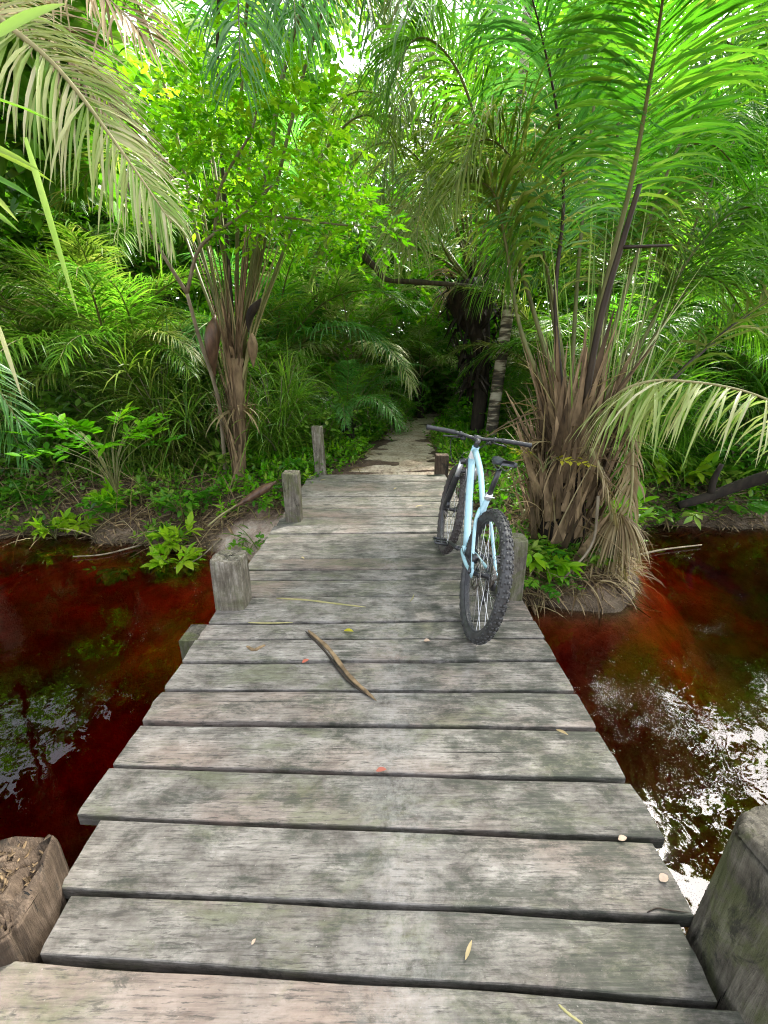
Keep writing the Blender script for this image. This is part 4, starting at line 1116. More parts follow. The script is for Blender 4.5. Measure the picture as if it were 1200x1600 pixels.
# collapsed dry frond hanging to the water
def dry_hang(ctrl, seed, n=40, ll=.35):
    hero_frond(pR, ctrl, 'straw', 'stalk_pale', name='dry_frond', n=n, ll=ll, pet=.1, droop=2.6, lw=.026, r0=.018, seed=seed, ang=(35, 15), tint=(.7, .2), fold=.2)
dry_hang([(985, 640, 3.8), (988, 720, 3.75), (982, 800, 3.7), (950, 890, 3.62)], 72)
dry_hang([(925, 700, 3.7), (945, 760, 3.6), (960, 830, 3.6), (975, 895, 3.6)], 73)
dead_skirt(pR, at(968, 800, 3.66), 300, rg, (.15, .55), .13, 'dead_tuft', lw=.016, up=-1.6, droop=1.2)
dead_skirt(pR, at(890, 700, 4.0), 40, rg, (.2, .6), .3, 'dead_leaves', lw=.02)
m = MB(); rr_ = np.random.default_rng(65)
for k in range(60):                                    # roots that run over the lip of the bank into the water
    a = rr_.uniform(-2.9, .9); L_ = rr_.uniform(.35, 1.0); pts = []
    for t in np.linspace(.15, 1, 7):
        aa = a + .35 * math.sin(t * 4 + k); x, y = bR[0] + math.cos(aa) * t * L_, bR[1] + math.sin(aa) * t * L_
        pts.append((x, y, max(gz(x, y), WZ - .1) + .015 + .02 * rr_.random()))
    m.tube(catmull(pts, 12), np.linspace(.012, .004, 12) * rr_.uniform(.4, 1.2), 5, tint=rr_.uniform(0, 1), caps=False)
part(m, 'roots', M['boot'], pR)
rr_ = np.random.default_rng(66); n = 420              # dry leaves that hang over the lip of the bank
x = rr_.uniform(1.05, 2.85, n); y = np.interp(x, SHX, SHY) + rr_.uniform(-.12, .35, n)
b = np.stack([x, y, np.maximum(ground_z(x, y), WZ) + rr_.uniform(.01, .12, n)], 1)
d = np.stack([rr_.normal(.1, .7, n), rr_.normal(-.5, .5, n), rr_.normal(.1, .35, n)], 1)
m = MB(); m.strips(b, d, UP + rr_.normal(0, .4, (n, 3)), rr_.uniform(.08, .45, n), rr_.uniform(.006, .022, n), 1.6, 5, None, .25, rr_.uniform(0, 1, n))
part(m, 'fallen_dry_leaves', M['straw'], pR)
stick_R = MB(); stick_R.tube(catmull([at(935, 775, 3.55), at(925, 850, 3.5), at(880, 905, 3.4)], 10), np.linspace(.014, .009, 10), 7)
tag(stick_R.build('fallen_stalk', M['twig']), 'thin pale stalk leaning from the right palm base into the water', 'branch')

# ------------------------------------------------------------------ dark palm and pale trunk by the path
gM = atz(742, 690, 0.0); YM = gM[1]
pM = thing('palm_tree', 'dark trunked palm with swollen shaggy crown base beside the path', 'palm', (gM[0], YM, gz(gM[0], YM) - .05))
rg = np.random.default_rng(81); bs = np.array(pM.location); cr = at(738, 440, YM)
m = MB(); m.tube(catmull([bs, at(752, 610, YM), at(752, 540, YM), at(740, 490, YM), cr], 16), np.interp(np.linspace(0, 1, 16), [0, .4, .62, .75, .9, 1], [.14, .15, .22, .40, .52, .38]), 14)
n = 240; z = rg.uniform(.35, 1.02, n); a = rg.uniform(0, 6.28, n); d = np.stack([np.cos(a), np.sin(a), np.zeros(n)], 1)
rr = np.interp(z, [0, .5, .7, .9, 1], [.18, .25, .42, .55, .45])
m.strips(bs + (cr - bs) * z[:, None] + d * rr[:, None], d * .25 + UP * rg.uniform(-.6, 1, (n, 1)), d, rg.uniform(.2, .5, n), rg.uniform(.05, .12, n), .3, 4, np.array([1, .8, .6, .35, .1]), .3, rg.uniform(0, 1, n))
part(m, 'trunk', M['boot_dark'], pM)
for k, (ct, mat, dr) in enumerate((
        ([(738, 440, YM), (700, 330, YM - .2), (640, 235, YM - .5), (570, 235, YM - .8), (520, 330, YM - 1)], 'olive', 2.2),
        ([(735, 440, YM), (715, 300, YM - .3), (680, 200, YM - .8), (625, 200, YM - 1.3), (590, 300, YM - 1.7)], 'olive', 2.3),
        ([(742, 440, YM), (745, 290, YM - .4), (740, 190, YM - 1), (720, 190, YM - 1.8), (700, 290, YM - 2.3)], 'olive', 2.3),
        ([(748, 440, YM), (790, 300, YM - .2), (840, 220, YM - .5), (890, 260, YM - .8), (920, 380, YM - 1)], 'olive', 2.0),
        ([(735, 440, YM), (690, 405, YM - .2), (640, 385, YM - .4), (590, 383, YM - .5), (540, 400, YM - .5)], 'palm', 1.2),
        ([(730, 440, YM), (690, 380, YM + .6), (620, 330, YM + 1), (560, 360, YM + 1.2)], 'blue', 1.8),
        ([(742, 440, YM), (720, 280, YM + .8), (690, 180, YM + 1.4), (640, 150, YM + 2)], 'blue', 1.6),
        ([(745, 440, YM), (775, 250, YM + .8), (830, 150, YM + 1.6), (900, 150, YM + 2.2)], 'palm', 1.6),
        ([(738, 440, YM), (735, 250, YM + .3), (745, 100, YM + .2), (760, 0, YM - .3), (770, 20, YM - 1.2)], 'blue', 1.6),
        ([(738, 440, YM), (690, 300, YM - .1), (620, 170, YM - .4), (540, 150, YM - .6), (480, 260, YM - .8)], 'olive', 2.4),
        ([(738, 440, YM), (720, 260, YM - .5), (690, 120, YM - 1.2), (650, 90, YM - 2), (620, 180, YM - 2.7)], 'olive', 2.4),
        ([(745, 440, YM), (770, 300, YM - .6), (800, 200, YM - 1.3), (815, 200, YM - 2), (820, 300, YM - 2.5)], 'olive', 2.4),
        ([(740, 440, YM), (705, 330, YM - .8), (680, 270, YM - 1.6), (660, 290, YM - 2.2), (650, 390, YM - 2.7)], 'olive', 2.2),
        ([(735, 440, YM), (660, 350, YM), (590, 320, YM - .2), (530, 350, YM - .4), (490, 430, YM - .5)], 'olive', 2.0),
        ([(735, 445, YM), (700, 400, YM - .6), (670, 340, YM - 1.2), (640, 330, YM - 1.8), (615, 400, YM - 2.3)], 'pale', 2.2))):
    hero_frond(pM, ct, mat, 'stalk', n=90, ll=1.15, pet=.2, droop=dr + .4, lw=.026, r0=.022, seed=90 + k, fold=0)
dead_skirt(pM, at(740, 440, YM), 60, rg, (.4, 1.2), .5, 'dead_leaves', lw=.035, up=-.1)
gP = atz(766, 694, 0.0)
tP = thing('slender_tree', 'slender tree with pale mottled bark right behind the bicycle handlebar', 'tree', (gP[0], gP[1], gz(gP[0], gP[1]) - .05))
m = MB(); m.tube(catmull([np.array(tP.location), at(776, 610, 8.5), at(792, 500, 8.4), at(802, 400, 8.4), at(812, 200, 9.7), at(830, -60, 10)], 30), np.linspace(.125, .085, 30), 12)
part(m, 'trunk', M['pale_bark'], tP)
rg = np.random.default_rng(83); lf = MB(); c = at(830, -60, 10)
leaf_spray(lf, c + rg.normal(0, 1, (260, 3)) * (1.3, 1.3, .8), rg.normal(0, 1, (260, 3)), rg, 7, .4, .2, .08, .5)
part(lf, 'crown', M['vivid'], tP)
m = MB(); m.tube(catmull([at(800, 462, YM - .65), at(745, 449, YM - .7), at(700, 444, YM - .7), at(640, 440, YM - .7), at(604, 437, YM - .7), at(588, 420, YM - .7), at(572, 402, YM - .7), at(562, 385, YM - .6), at(563, 366, YM - .6)], 40),
       np.interp(np.linspace(0, 1, 40), [0, .5, .7, .78, 1], [.035, .042, .055, .075, .03]) * (1 + .18 * np.sin(np.arange(40) * 1.3) * np.cos(np.arange(40) * .7)), 10, tint=.15)
tag(m.build('bent_limb', M['limb']), 'bare bent limb lying across the dark palm trunk', 'branch')

# ------------------------------------------------------------------ jungle wall: palms, bushes, trees
rg = np.random.default_rng(200)
def pl(px, py, Y): 
    p = at(px, py, Y); return (p[0], Y, gz(p[0], Y) - .05)
i = 0
for px, Y, H, nf, mats, fs, lab in (
        (545, 8.2, .5, 13, ('blue', 'palm'), .62, 'low feathery palm crouching left of the path entrance'),
        (425, 9.0, .8, 14, ('palm', 'olive'), .75, 'bushy palm behind the slim pale post'),
        (655, 12.5, 1.2, 14, ('palm', 'olive', 'pale'), .85, 'palm arching over the dark end of the path'),
        (600, 14.5, 2.4, 14, ('blue', 'pale'), 1.0, 'pale bluish palm far behind the bent limb'),
        (430, 9.5, 1.2, 16, ('palm', 'blue'), 1.15, 'tall palm behind the bright broadleaf tree'),
        (250, 7.6, .8, 16, ('olive', 'palm'), .95, 'olive palm with drooping fronds behind the left bank'),
        (130, 8.0, .5, 16, ('palm', 'dark'), 1.1, 'dark palm in the left jungle behind the ferny shrub'),
        (10, 6.9, .6, 14, ('dark', 'blue'), .85, 'low dark palm by the left edge above the water'),
        (860, 8.2, .8, 15, ('palm', 'olive'), .95, 'palm growing behind the bicycle and the shaggy clump'),
        (990, 7.2, 1.0, 16, ('vivid', 'palm'), 1.05, 'bright palm close behind the shaggy clump'),
        (1120, 7.8, 1.2, 16, ('vivid', 'palm', 'pale'), 1.15, 'lush green palm behind the right bank'),
        (1230, 6.6, .6, 15, ('palm', 'vivid'), 1.0, 'palm at the right edge behind the arching frond'),
        (1010, 10.5, 3.0, 16, ('vivid', 'palm'), 1.25, 'tall vivid palm high behind the right bank'),
        (890, 12.0, 3.2, 16, ('blue', 'palm'), 1.25, 'tall palm right of the pale slender trunk'),
        (500, 12.0, 3.6, 16, ('blue', 'olive'), 1.25, 'tall hazy palm rising left of the sky gap'),
        (215, 7.0, 1.3, 17, ('olive', 'palm'), .95, 'olive palm hanging its fronds over the left bank bushes'),
        (100, 7.3, 1.2, 17, ('palm', 'olive'), 1.0, 'palm half hidden under the hanging tips of the pale frond'),
        (380, 8.8, .8, 16, ('olive', 'palm'), .85, 'palm close behind the palm with spathes'),
        (545, 10.4, 1.4, 15, ('palm', 'pale'), .95, 'palm whose fronds reach over the path from the left'),
        (700, 17.5, 3.5, 15, ('palm', 'vivid'), 1.3, 'far palm in the light beyond the end of the path'),
        (180, 12.0, 4.2, 16, ('palm', 'vivid'), 1.35, 'high palm above the pale left frond'),
        (640, 15.5, 5.5, 14, ('blue', 'palm'), 1.2, 'highest palm hanging into the sky gap'),
        (780, 13.5, 5.0, 16, ('palm', 'olive'), 1.3, 'high palm between the sky gap and the right fronds'),
        (300, 10.8, 3.2, 16, ('palm', 'dark'), 1.3, 'tall dark palm high behind the left palm')):
    i += 1
    palm(lab, pl(px, 700, Y), H, nf, mats, fs, 300 + i, 'palms in the jungle wall', trunk='boot_dark', r0=.10)

BUSH = [dict(H=1.5, rad=.9, nst=26, ntw=9, ll=.12, lw=.05), dict(H=1.8, rad=.8, nst=26, ntw=8, kind='pinnate', ll=.09, lw=.05), dict(H=1.9, rad=.75, nst=26, ntw=6, kind='blade', ll=.7, lw=.015, low=.05)]
bush_spots = [
    # px, Y, kind, mat, scale, label
    (40, 6.6, 0, 'palm', 1.25, 'leafy bush at the left edge over the water'),
    (120, 7.2, 0, 'dark', 1.5, 'dark leafy bush behind the ferny shrub'),
    (200, 6.8, 2, 'dark', 1.15, 'drooping reed like bush on the left bank'),
    (265, 6.7, 2, 'olive', 1.2, 'olive reedy bush left of the palm with spathes'),
    (330, 7.2, 2, 'dark', 1.3, 'shady reedy bush directly behind the palm with spathes'),
    (430, 6.9, 2, 'palm', 1.0, 'green reedy bush between the palm and the slim post'),
    (500, 7.6, 0, 'palm', .9, 'leafy bush left of the path behind the slim post'),
    (575, 9.0, 0, 'vivid', .85, 'bright leafy bush leaning over the left of the path'),
    (610, 10.0, 1, 'vivid', .95, 'ferny bush where the path turns'),
    (655, 14.0, 0, 'palm', 2.4, 'dark bush closing off the end of the path'),
    (730, 13.5, 0, 'dark', 2.2, 'second dark bush beyond the turn of the path'),
    (725, 10.6, 0, 'vivid', .6, 'bright low bush right of the path beside the dark palm'),
    (820, 9.4, 0, 'palm', 1.1, 'leafy bush right of the pale slender trunk'),
    (860, 8.0, 2, 'dark', 1.0, 'dark reedy bush between the bicycle and the shaggy palm'),
    (940, 6.2, 2, 'palm', 1.25, 'reedy green bush just behind the shaggy palm'),
    (1030, 6.6, 2, 'vivid', 1.1, 'fresh green reedy bush right of the shaggy palm'),
    (1085, 6.7, 1, 'vivid', 1.0, 'bright ferny bush under the dark leaning stalk'),
    (1150, 6.3, 0, 'vivid', .95, 'bright leafy bush above the arching frond'),
    (1200, 6.9, 2, 'palm', 1.4, 'tall reedy bush at the right edge'),
    (1105, 8.6, 2, 'vivid', 1.8, 'tall vivid reedy bush far back on the right'),
    (960, 8.8, 2, 'palm', 1.7, 'tall reedy bush far behind the shaggy palm'),
    (60, 9.5, 0, 'palm', 2.2, 'tall green bush deep in the left jungle'),
    (180, 9.8, 1, 'dark', 2.2, 'tall ferny dark bush deep in the left jungle'),
    (380, 9.0, 2, 'olive', 1.7, 'tall reedy bush deep behind the left palm'),
    (-60, 7.5, 0, 'dark', 1.9, 'dark bush half cut by the left edge'),
    (1290, 8.5, 0, 'palm', 2.0, 'green bush half cut by the right edge'),
    (540, 10.5, 2, 'olive', 1.4, 'olive reedy bush behind the low feathery palm'),
    (800, 11.5, 1, 'vivid', 1.6, 'bright ferny bush far behind the pale slender trunk'),
]
for px, Y, k, mat, sc, lab in bush_spots:
    d = dict(BUSH[k])
    shrub(lab, pl(px, 700, Y), k + 1, mat, rg.uniform(0, 6.28), sc, 'bushes in the jungle wall', 'bush', ('leafy_bush', 'ferny_bush', 'reedy_bush')[k], **d)

# forest trees whose crowns close the view and the canopy
def big_tree(label, loc, H, crown_r, mat, seed, n=520, ll=.22, lean=(0, 0), flat=.8):
    rg = np.random.default_rng(seed)
    root = thing('forest_tree', label, 'tree', loc, (0, 0, 0), 'tall trees behind the palms')
    m, top = trunk_mesh(H, .08, .05, seed, lean)
    tips, dirs = [], []
    for k in range(16):
        a = rg.uniform(0, 6.28); el = rg.uniform(-.2, .9); L = crown_r * rg.uniform(.55, 1.05)
        st = top * rg.uniform(.6, 1.0); e = st + np.array((math.cos(a) * math.cos(el), math.sin(a) * math.cos(el), math.sin(el) * flat)) * L
        m.tube(catmull([st, (st + e) / 2 + (0, 0, .15), e], 8), np.linspace(.03, .010, 8), 6)
        for j in range(n // 16):
            q = rg.normal(0, crown_r * .20, 3)
            tips.append(st + (e - st) * rg.uniform(.35, 1.05) + q); dirs.append(rg.normal(0, .6, 3) + (0, 0, .1))
    m.build('trunk', M['bark'], root)
    lf = MB(); leaf_spray(lf, tips, dirs, rg, 7, .5, ll, ll * .45, .5, (.5, .22))
    lf.build('crown', M[mat], root)
    return root
for k, (px, Y, H, cr_, mat, n, lab) in enumerate((
        (60, 11, 5.0, 2.8, 'dark', 900, 'dark leafy tree in the upper left jungle'),
        (230, 13, 6.5, 3.0, 'dark', 900, 'green crowned tree above the pale left frond'),
        (420, 14, 7.0, 2.8, 'palm', 800, 'green tree behind the top of the left palm'),
        (560, 17, 6.0, 2.8, 'dark', 800, 'shadowed tree left of the sky gap'),
        (700, 19, 4.5, 2.6, 'palm', 800, 'tree low behind the path below the sky gap'),
        (820, 17, 7.5, 3.0, 'vivid', 800, 'sunlit tree right of the sky gap'),
        (960, 14, 7.5, 3.0, 'vivid', 900, 'sunlit tree behind the tallest right fronds'),
        (1120, 12, 6.5, 3.0, 'vivid', 1000, 'bright tree in the upper right corner'),
        (1280, 10, 5.0, 2.8, 'palm', 900, 'green tree at the right edge behind the palms'),
        (-120, 9, 5.5, 2.8, 'palm', 900, 'green tree at the left edge behind the palms'))):
    big_tree(lab, pl(px, 700, Y), H, cr_, mat, 400 + k, n)

# the wood behind reads as one mass
rg = np.random.default_rng(500)
tips, dirs = [], []
N = 30000
X = rg.uniform(-26, 26, N); Yv = rg.uniform(15, 24, N); Z = rg.uniform(0, 1, N) ** 1.35 * 13
gap = np.exp(-((X - 1.2 - (Yv - 15) * .05) / 1.6) ** 2) * (Z > 6)
keep = rg.random(N) > gap * .9
cl = np.array([mnoise.noise((x * .45, y * .45, z * .45)) for x, y, z in zip(X, Yv, Z)])
keep &= cl > -.22 - .6 * (Z < 6)
P_ = np.stack([X, Yv, Z], 1)[keep]
lf = MB(); leaf_spray(lf, P_, rg.normal(0, .7, P_.shape), rg, 8, .8, .34, .15, .6, (.45, .3))
tag(lf.build('far_wood', M['palm']), 'mass of forest leaves closing the view behind the palms', 'forest', kind='stuff')
N = 9000
X = rg.uniform(-13, 14, N); Yv = rg.uniform(9.5, 14.5, N); Z = rg.uniform(0, 1, N) ** 1.2 * 5.2
f = np.array([mnoise.noise((x * .6, y * .6, z * .6 + 11)) for x, y, z in zip(X, Yv, Z)])
cx = np.interp(Yv, pc[:, 1], pc[:, 0])
keep = (f > -.22) & ((np.abs(X - cx) > 1.0) | (Z > 2.6))
P_ = np.stack([X, Yv, Z], 1)[keep]
lf = MB(); leaf_spray(lf, P_, rg.normal(0, .7, P_.shape), rg, 8, .45, .17, .07, .6, (.4, .3))
tag(lf.build('understory', M['lime']), 'leafy understory filling the space between the palms', 'forest', kind='stuff')
# canopy beyond the top of the picture: boughs added to shape the stream's reflections
N = 2800
ang_ = rg.uniform(-1.5, 1.5, N); rad_ = rg.uniform(8, 16, N)
P_ = np.stack([np.sin(ang_) * rad_, np.cos(ang_) * rad_ + 1.5, rg.uniform(6.5, 12.5, N)], 1)
cl = np.array([mnoise.noise((x * .3, y * .3, z * .3 + 40)) for x, y, z in P_])
P_ = P_[(cl > .2) & (P_[:, 0] > 2.5)]
N2 = 5200                                              # thicker boughs added over the left bank, hiding sky from the water
a2 = rg.uniform(-1.3, -.5, N2); r2 = rg.uniform(7.0, 10.5, N2)
Q_ = np.stack([np.sin(a2) * r2, np.cos(a2) * r2, rg.uniform(4.6, 11, N2)], 1)
cl2 = np.array([mnoise.noise((x * .45, y * .45, z * .45 + 71)) for x, y, z in Q_])
gd = nz(np.array((-.61, .49, .62))); qd = nz(Q_ + (0, 0, .6) - (-2.0, 1.75, 0))  # gap left so a patch of sky reflects off the left water
Q_ = Q_[(cl2 > -.12) & (qd @ gd < math.cos(R(6)))]
N3 = 900  # sparse boughs added to break up the sun glints on the right
a3 = rg.uniform(.25, 1.35, N3); r3 = rg.uniform(7, 12, N3)
Q3 = np.stack([np.sin(a3) * r3, np.cos(a3) * r3, rg.uniform(7.5, 14, N3)], 1)
cl3 = np.array([mnoise.noise((x * .6, y * .6, z * .6 + 23)) for x, y, z in Q3])
P_ = np.vstack([P_, Q_, Q3[cl3 > .14]])
lf = MB(); leaf_spray(lf, P_, rg.normal(0, .7, P_.shape), rg, 8, .8, .38, .17, .6, (.5, .25))
tag(lf.build('added_canopy', M['palm']), 'leafy canopy added above the picture to darken the stream reflections', 'forest', kind='stuff')

# ------------------------------------------------------------------ bank plants in the foreground
def seedling(label, px, py, z, H, rad, n, ll, lw, mat='vivid', kind='ovate', seed=0, tint=(.5, .2), name='seedling', Y=None):
    rg = np.random.default_rng(seed)
    p = atz(px, py, z) if Y is None else at(px, py, Y)
    root = thing(name, label, 'plant', (p[0], p[1], p[2] if Y is not None else gz(p[0], p[1]) - .01))
    st, lf = MB(), MB()
    for k in range(n):
        a = rg.uniform(0, 6.28); e = np.array((math.cos(a) * rad, math.sin(a) * rad, H * rg.uniform(.6, 1)))
        c = catmull([(0, 0, 0), e * (.3, .3, .6), e], 8)
        st.tube(c, np.linspace(.006, .002, 8), 5, caps=False)
        d = nz(c[-1] - c[-2]) + (0, 0, -.3)
        if kind == 'pinnate':
            leaf_spray(lf, [c[5]], [d], rg, 15, .32 if H < .5 else .5, ll, lw, .4, tint, 1.5)
        else:
            for q in (c[4], c[6], c[7]): leaf_spray(lf, [q], [d + rg.normal(0, .4, 3)], rg, 4, .06, ll, lw, .7, tint, 1.0)
    lf.build('leaves', M[mat], root); st.build('stem', M['stalk'], root)
    return root
seedling('large bright ferny shrub on the left bank above the water', 182, 770, -.1, .95, .5, 20, .17, .06, 'lime', 'pinnate', 1, (.45, .25), 'ferny_shrub', Y=4.75)
seedling('glossy leafy shoot hanging at the left bank below the ferny shrub', 165, 800, -.3, .45, .22, 10, .13, .06, 'vivid', seed=2, tint=(.45, .2))
seedling('yellow green seedling with broad leaves at the water beside the bank', 268, 862, -.45, .32, .16, 6, .17, .07, 'lime', seed=3, tint=(.8, .15))
seedling('low spreading seedling left of the broad leaved one', 200, 850, -.45, .16, .35, 7, .12, .05, 'vivid', seed=4, tint=(.55, .2))
seedling('glossy seedling at the foot of the left palm', 355, 735, 0, .42, .2, 7, .17, .065, 'palm', seed=5, tint=(.6, .2))
seedling('small seedling on the earth beside the fallen spathe', 385, 815, -.2, .14, .16, 5, .09, .035, 'vivid', seed=6, tint=(.6, .2))
seedling('lime green seedling behind the post by the rear wheel', 838, 905, -.45, .36, .2, 6, .17, .06, 'lime', seed=7, tint=(.85, .15))
seedling('ferny plant growing between bicycle and shaggy palm', 822, 860, -.25, .3, .22, 8, .09, .035, 'vivid', 'pinnate', 8)
seedling('yellow pinnate sprig in front of the shaggy palm trunk', 848, 738, 0, .22, .16, 5, .07, .028, 'yellow', 'pinnate', 9, (.5, .2), 'fern_sprig', Y=3.72)
seedling('leafy plant with blue green blades at the left edge', 20, 720, -.15, .7, .4, 12, .2, .06, 'blue', seed=10, tint=(.6, .2))
seedling('low green plant beside the knee high post', 425, 770, -.05, .22, .3, 9, .1, .045, 'vivid', seed=11)
seedling('bushy green plant beside the slim pale post', 470, 735, -.0, .35, .35, 12, .11, .05, 'vivid', seed=12)
seedling('bushy plant beside the path behind the slim pale post', 530, 715, 0, .35, .4, 12, .1, .04, 'lime', seed=13)
seedling('small green plant on the right bank by the dark log', 1085, 800, -.45, .22, .15, 5, .12, .05, 'vivid', seed=14)
seedling('leafy clump at the right edge above the waterline', 1195, 790, -.45, .3, .3, 12, .08, .035, 'lime', seed=15, tint=(.7, .2))

rg = np.random.default_rng(640)
for k in range(22):                                   # the row of little plants along the left waterline
    x = -2.3 - 4.2 * rg.random(); y = float(np.interp(x, SHX, SHY)) + rg.uniform(.05, .9)
    src = [o for o in COL.objects if o.name.startswith('seedling') and o.parent is None][k % 4]
    c = dup(src, (x, y, max(gz(x, y), WZ) - .01), rg.uniform(0, 6.28), rg.uniform(.5, 1.15), 'small leafy plant among the ground cover along the left waterline', 'small plants along the left waterline')
rg = np.random.default_rng(641)
for k in range(16):
    x = 2.6 + 4 * rg.random(); y = float(np.interp(x, SHX, SHY)) + rg.uniform(.1, 1.0)
    src = [o for o in COL.objects if o.name.startswith('seedling') and o.parent is None][k % 4]
    c = dup(src, (x, y, max(gz(x, y), WZ) - .01), rg.uniform(0, 6.28), rg.uniform(.8, 1.5), 'small leafy plant on the right bank behind the dark log', 'small plants on the right bank')
rg = np.random.default_rng(642)
for k in range(14):
    x = 1.2 + 1.6 * rg.random(); y = float(np.interp(x, SHX, SHY)) + rg.uniform(.0, .3)
    src = [o for o in COL.objects if o.name.startswith('seedling') and o.parent is None][(1, 3, 6)[k % 3]]
    c = dup(src, (x, y, max(gz(x, y), WZ) - .01), rg.uniform(0, 6.28), rg.uniform(.35, .8), 'small leafy plant on the muddy lip below the shaggy palm', 'small plants below the shaggy palm')
# spathe lying on the bank, dark log, sticks
o = spathe(at(432, 752, 4.95), at(362, 795, 4.75), .075).build('fallen_spathe', M['spathe'])
st_ = MB(); st_.tube(catmull([at(372, 788, 4.78), at(345, 805, 4.7), at(325, 822, 4.6)], 6), .012, 7); st_.build('stem', M['stalk_pale'], o)
tag(o, 'brown boat shaped palm spathe lying on the earth bank', 'spathe')
m = MB(); m.tube(catmull([at(1060, 790, 5.35), at(1110, 775, 5.3), at(1165, 755, 5.2), at(1230, 735, 5.0)], 14), np.linspace(.05, .085, 14), 10)
m.tube(catmull([at(1110, 775, 5.3), at(1115, 750, 5.3), at(1128, 725, 5.3)], 6), np.linspace(.05, .025, 6), 8)
tag(m.build('fallen_log', M['boot_dark']), 'dark rotting log on the right bank above the water', 'log')
rg = np.random.default_rng(600)
m = MB()
def hug(pts, r0, r1, mat, label, name='fallen_stick'):
    mm = MB(); P3 = []
    for p in pts:
        q = atz(p[0], p[1], -.15); P3.append((q[0], q[1], max(gz(q[0], q[1]), WZ) + r0 + .01))
    mm.tube(catmull(P3, 12), np.linspace(r0, r1, 12), 6)
    tag(mm.build(name, M[mat]), label, 'branch')
hug([(340, 800), (300, 818), (262, 830)], .01, .006, 'twig', 'thin stick on the left bank below the fallen spathe')
hug([(1000, 815), (1050, 806), (1110, 800)], .014, .008, 'twig', 'grey stick along the right waterline')
hug([(210, 800), (150, 812), (100, 815)], .012, .006, 'twig', 'thin branch along the left waterline')

# undergrowth and litter that nobody would count
def scatter(n, xr_, yr_, test, seed):
    r_ = np.random.default_rng(seed)
    x = r_.uniform(*xr_, n); y = r_.uniform(*yr_, n)
    f = np.array([mnoise.noise((a * .9, b * .9, 3.1)) for a, b in zip(x, y)])
    k = test(x, y, f)
    x, y = x[k], y[k]
    return np.stack([x, y, ground_z(x, y)], 1), r_
def path_d(x, y):
    return np.min(np.hypot(x[:, None] - pc[None, ::2, 0], y[:, None] - pc[None, ::2, 1]) - pw[None, ::2], 1)
shore = lambda x: np.interp(x, SHX, SHY)
P_, r_ = scatter(20000, (-9, 10), (4.0, 16), lambda x, y, f: (y - shore(x) > .12) & (path_d(x, y) > .03) & ~((np.abs(x) < 1.05) & (y < 6.2)) & ((f > -.3) | (y > 6.5)) & ~((x > -2.4) & (x < 0) & (y < 5.5) & (f < .3)), 701)
lf = MB(); leaf_spray(lf, P_ + (0, 0, .03), r_.normal(0, .5, P_.shape) + (0, 0, .75), r_, 5, .2, .09, .04, .9, (.45, .25), .9)
tag(lf.build('undergrowth', M['palm']), 'low leafy ground cover on both banks beside the path', 'undergrowth', kind='stuff')
P_, r_ = scatter(13000, (-9, 10), (3.3, 15), lambda x, y, f: (y - shore(x) > .02) & (path_d(x, y) > -.1) & ~((np.abs(x) < 1.05) & (y < 6.2)) & (f < .25) & (np.hypot(x + 1.4, y - 4.4) > .6), 702)
n = len(P_); a = r_.uniform(0, 6.28, n)
lf = MB(); lf.strips(P_ + (0, 0, .015), np.stack([np.cos(a), np.sin(a), r_.normal(.08, .2, n)], 1), UP + r_.normal(0, .3, (n, 3)), r_.uniform(.05, .45, n), r_.uniform(.006, .035, n), .3, 4, None, .2, r_.uniform(0, 1, n))
tag(lf.build('leaf_litter', M['straw']), 'dry leaf litter scattered over the earth banks', 'leaf litter', kind='stuff')
P_, r_ = scatter(30000, (-6, 6), (3.2, 6.6), lambda x, y, f: (y - shore(x) > -.06) & (y - shore(x) < 1.5) & ~((np.abs(x) < 1.0) & (y < 6.2)) & ((np.hypot(x + 1.4, y - 4.4) > .75) | (f > .3)), 705)
n = len(P_); a = r_.uniform(0, 6.28, n)
lf = MB(); lf.strips(P_ + (0, 0, .02), np.stack([np.cos(a), np.sin(a), r_.normal(.15, .3, n)], 1), UP + r_.normal(0, .4, (n, 3)), r_.uniform(.03, .28, n), r_.uniform(.004, .022, n), .5, 4, None, .3, r_.uniform(0, 1, n))
tag(lf.build('bank_litter', M['boot']), 'dark twigs and rotting bits along the waterline', 'leaf litter', kind='stuff')
P_, r_ = scatter(5200, (-3.2, 3.4), (4.7, 14), lambda x, y, f: (path_d(x, y) > .10) & (path_d(x, y) < 1.8) & (y - shore(x) > .5) & ~((np.abs(x) < 1.02) & (y < 6.2)) & ((f > -.1) | (y > 6)) & ~((x > -2.0) & (x < 0) & (y < 5.3)), 706)
lf = MB(); leaf_spray(lf, P_ + (0, 0, .04), r_.normal(0, .5, P_.shape) + (0, 0, .8), r_, 6, .24, .085, .04, .9, (.5, .25), .9)
tag(lf.build('path_side_greenery', M['lime']), 'bright low greenery beside the path and the far posts', 'undergrowth', kind='stuff')
P_, r_ = scatter(5200, (-9, 10), (4.4, 15), lambda x, y, f: (y - shore(x) > .1) & (path_d(x, y) > .0) & ~((np.abs(x) < 1.1) & (y < 6.2)) & (f > .0), 703)
n = len(P_)
lf = MB(); lf.strips(P_, r_.normal(0, .45, (n, 3)) + UP, np.stack([r_.normal(0, 1, n), r_.normal(0, 1, n), np.zeros(n)], 1), r_.uniform(.12, .5, n), r_.uniform(.008, .02, n), 1.3, 5, None, 0, r_.uniform(0, 1, n))
tag(lf.build('grass', M['olive']), 'thin grass blades on the banks and beside the path', 'grass', kind='stuff')
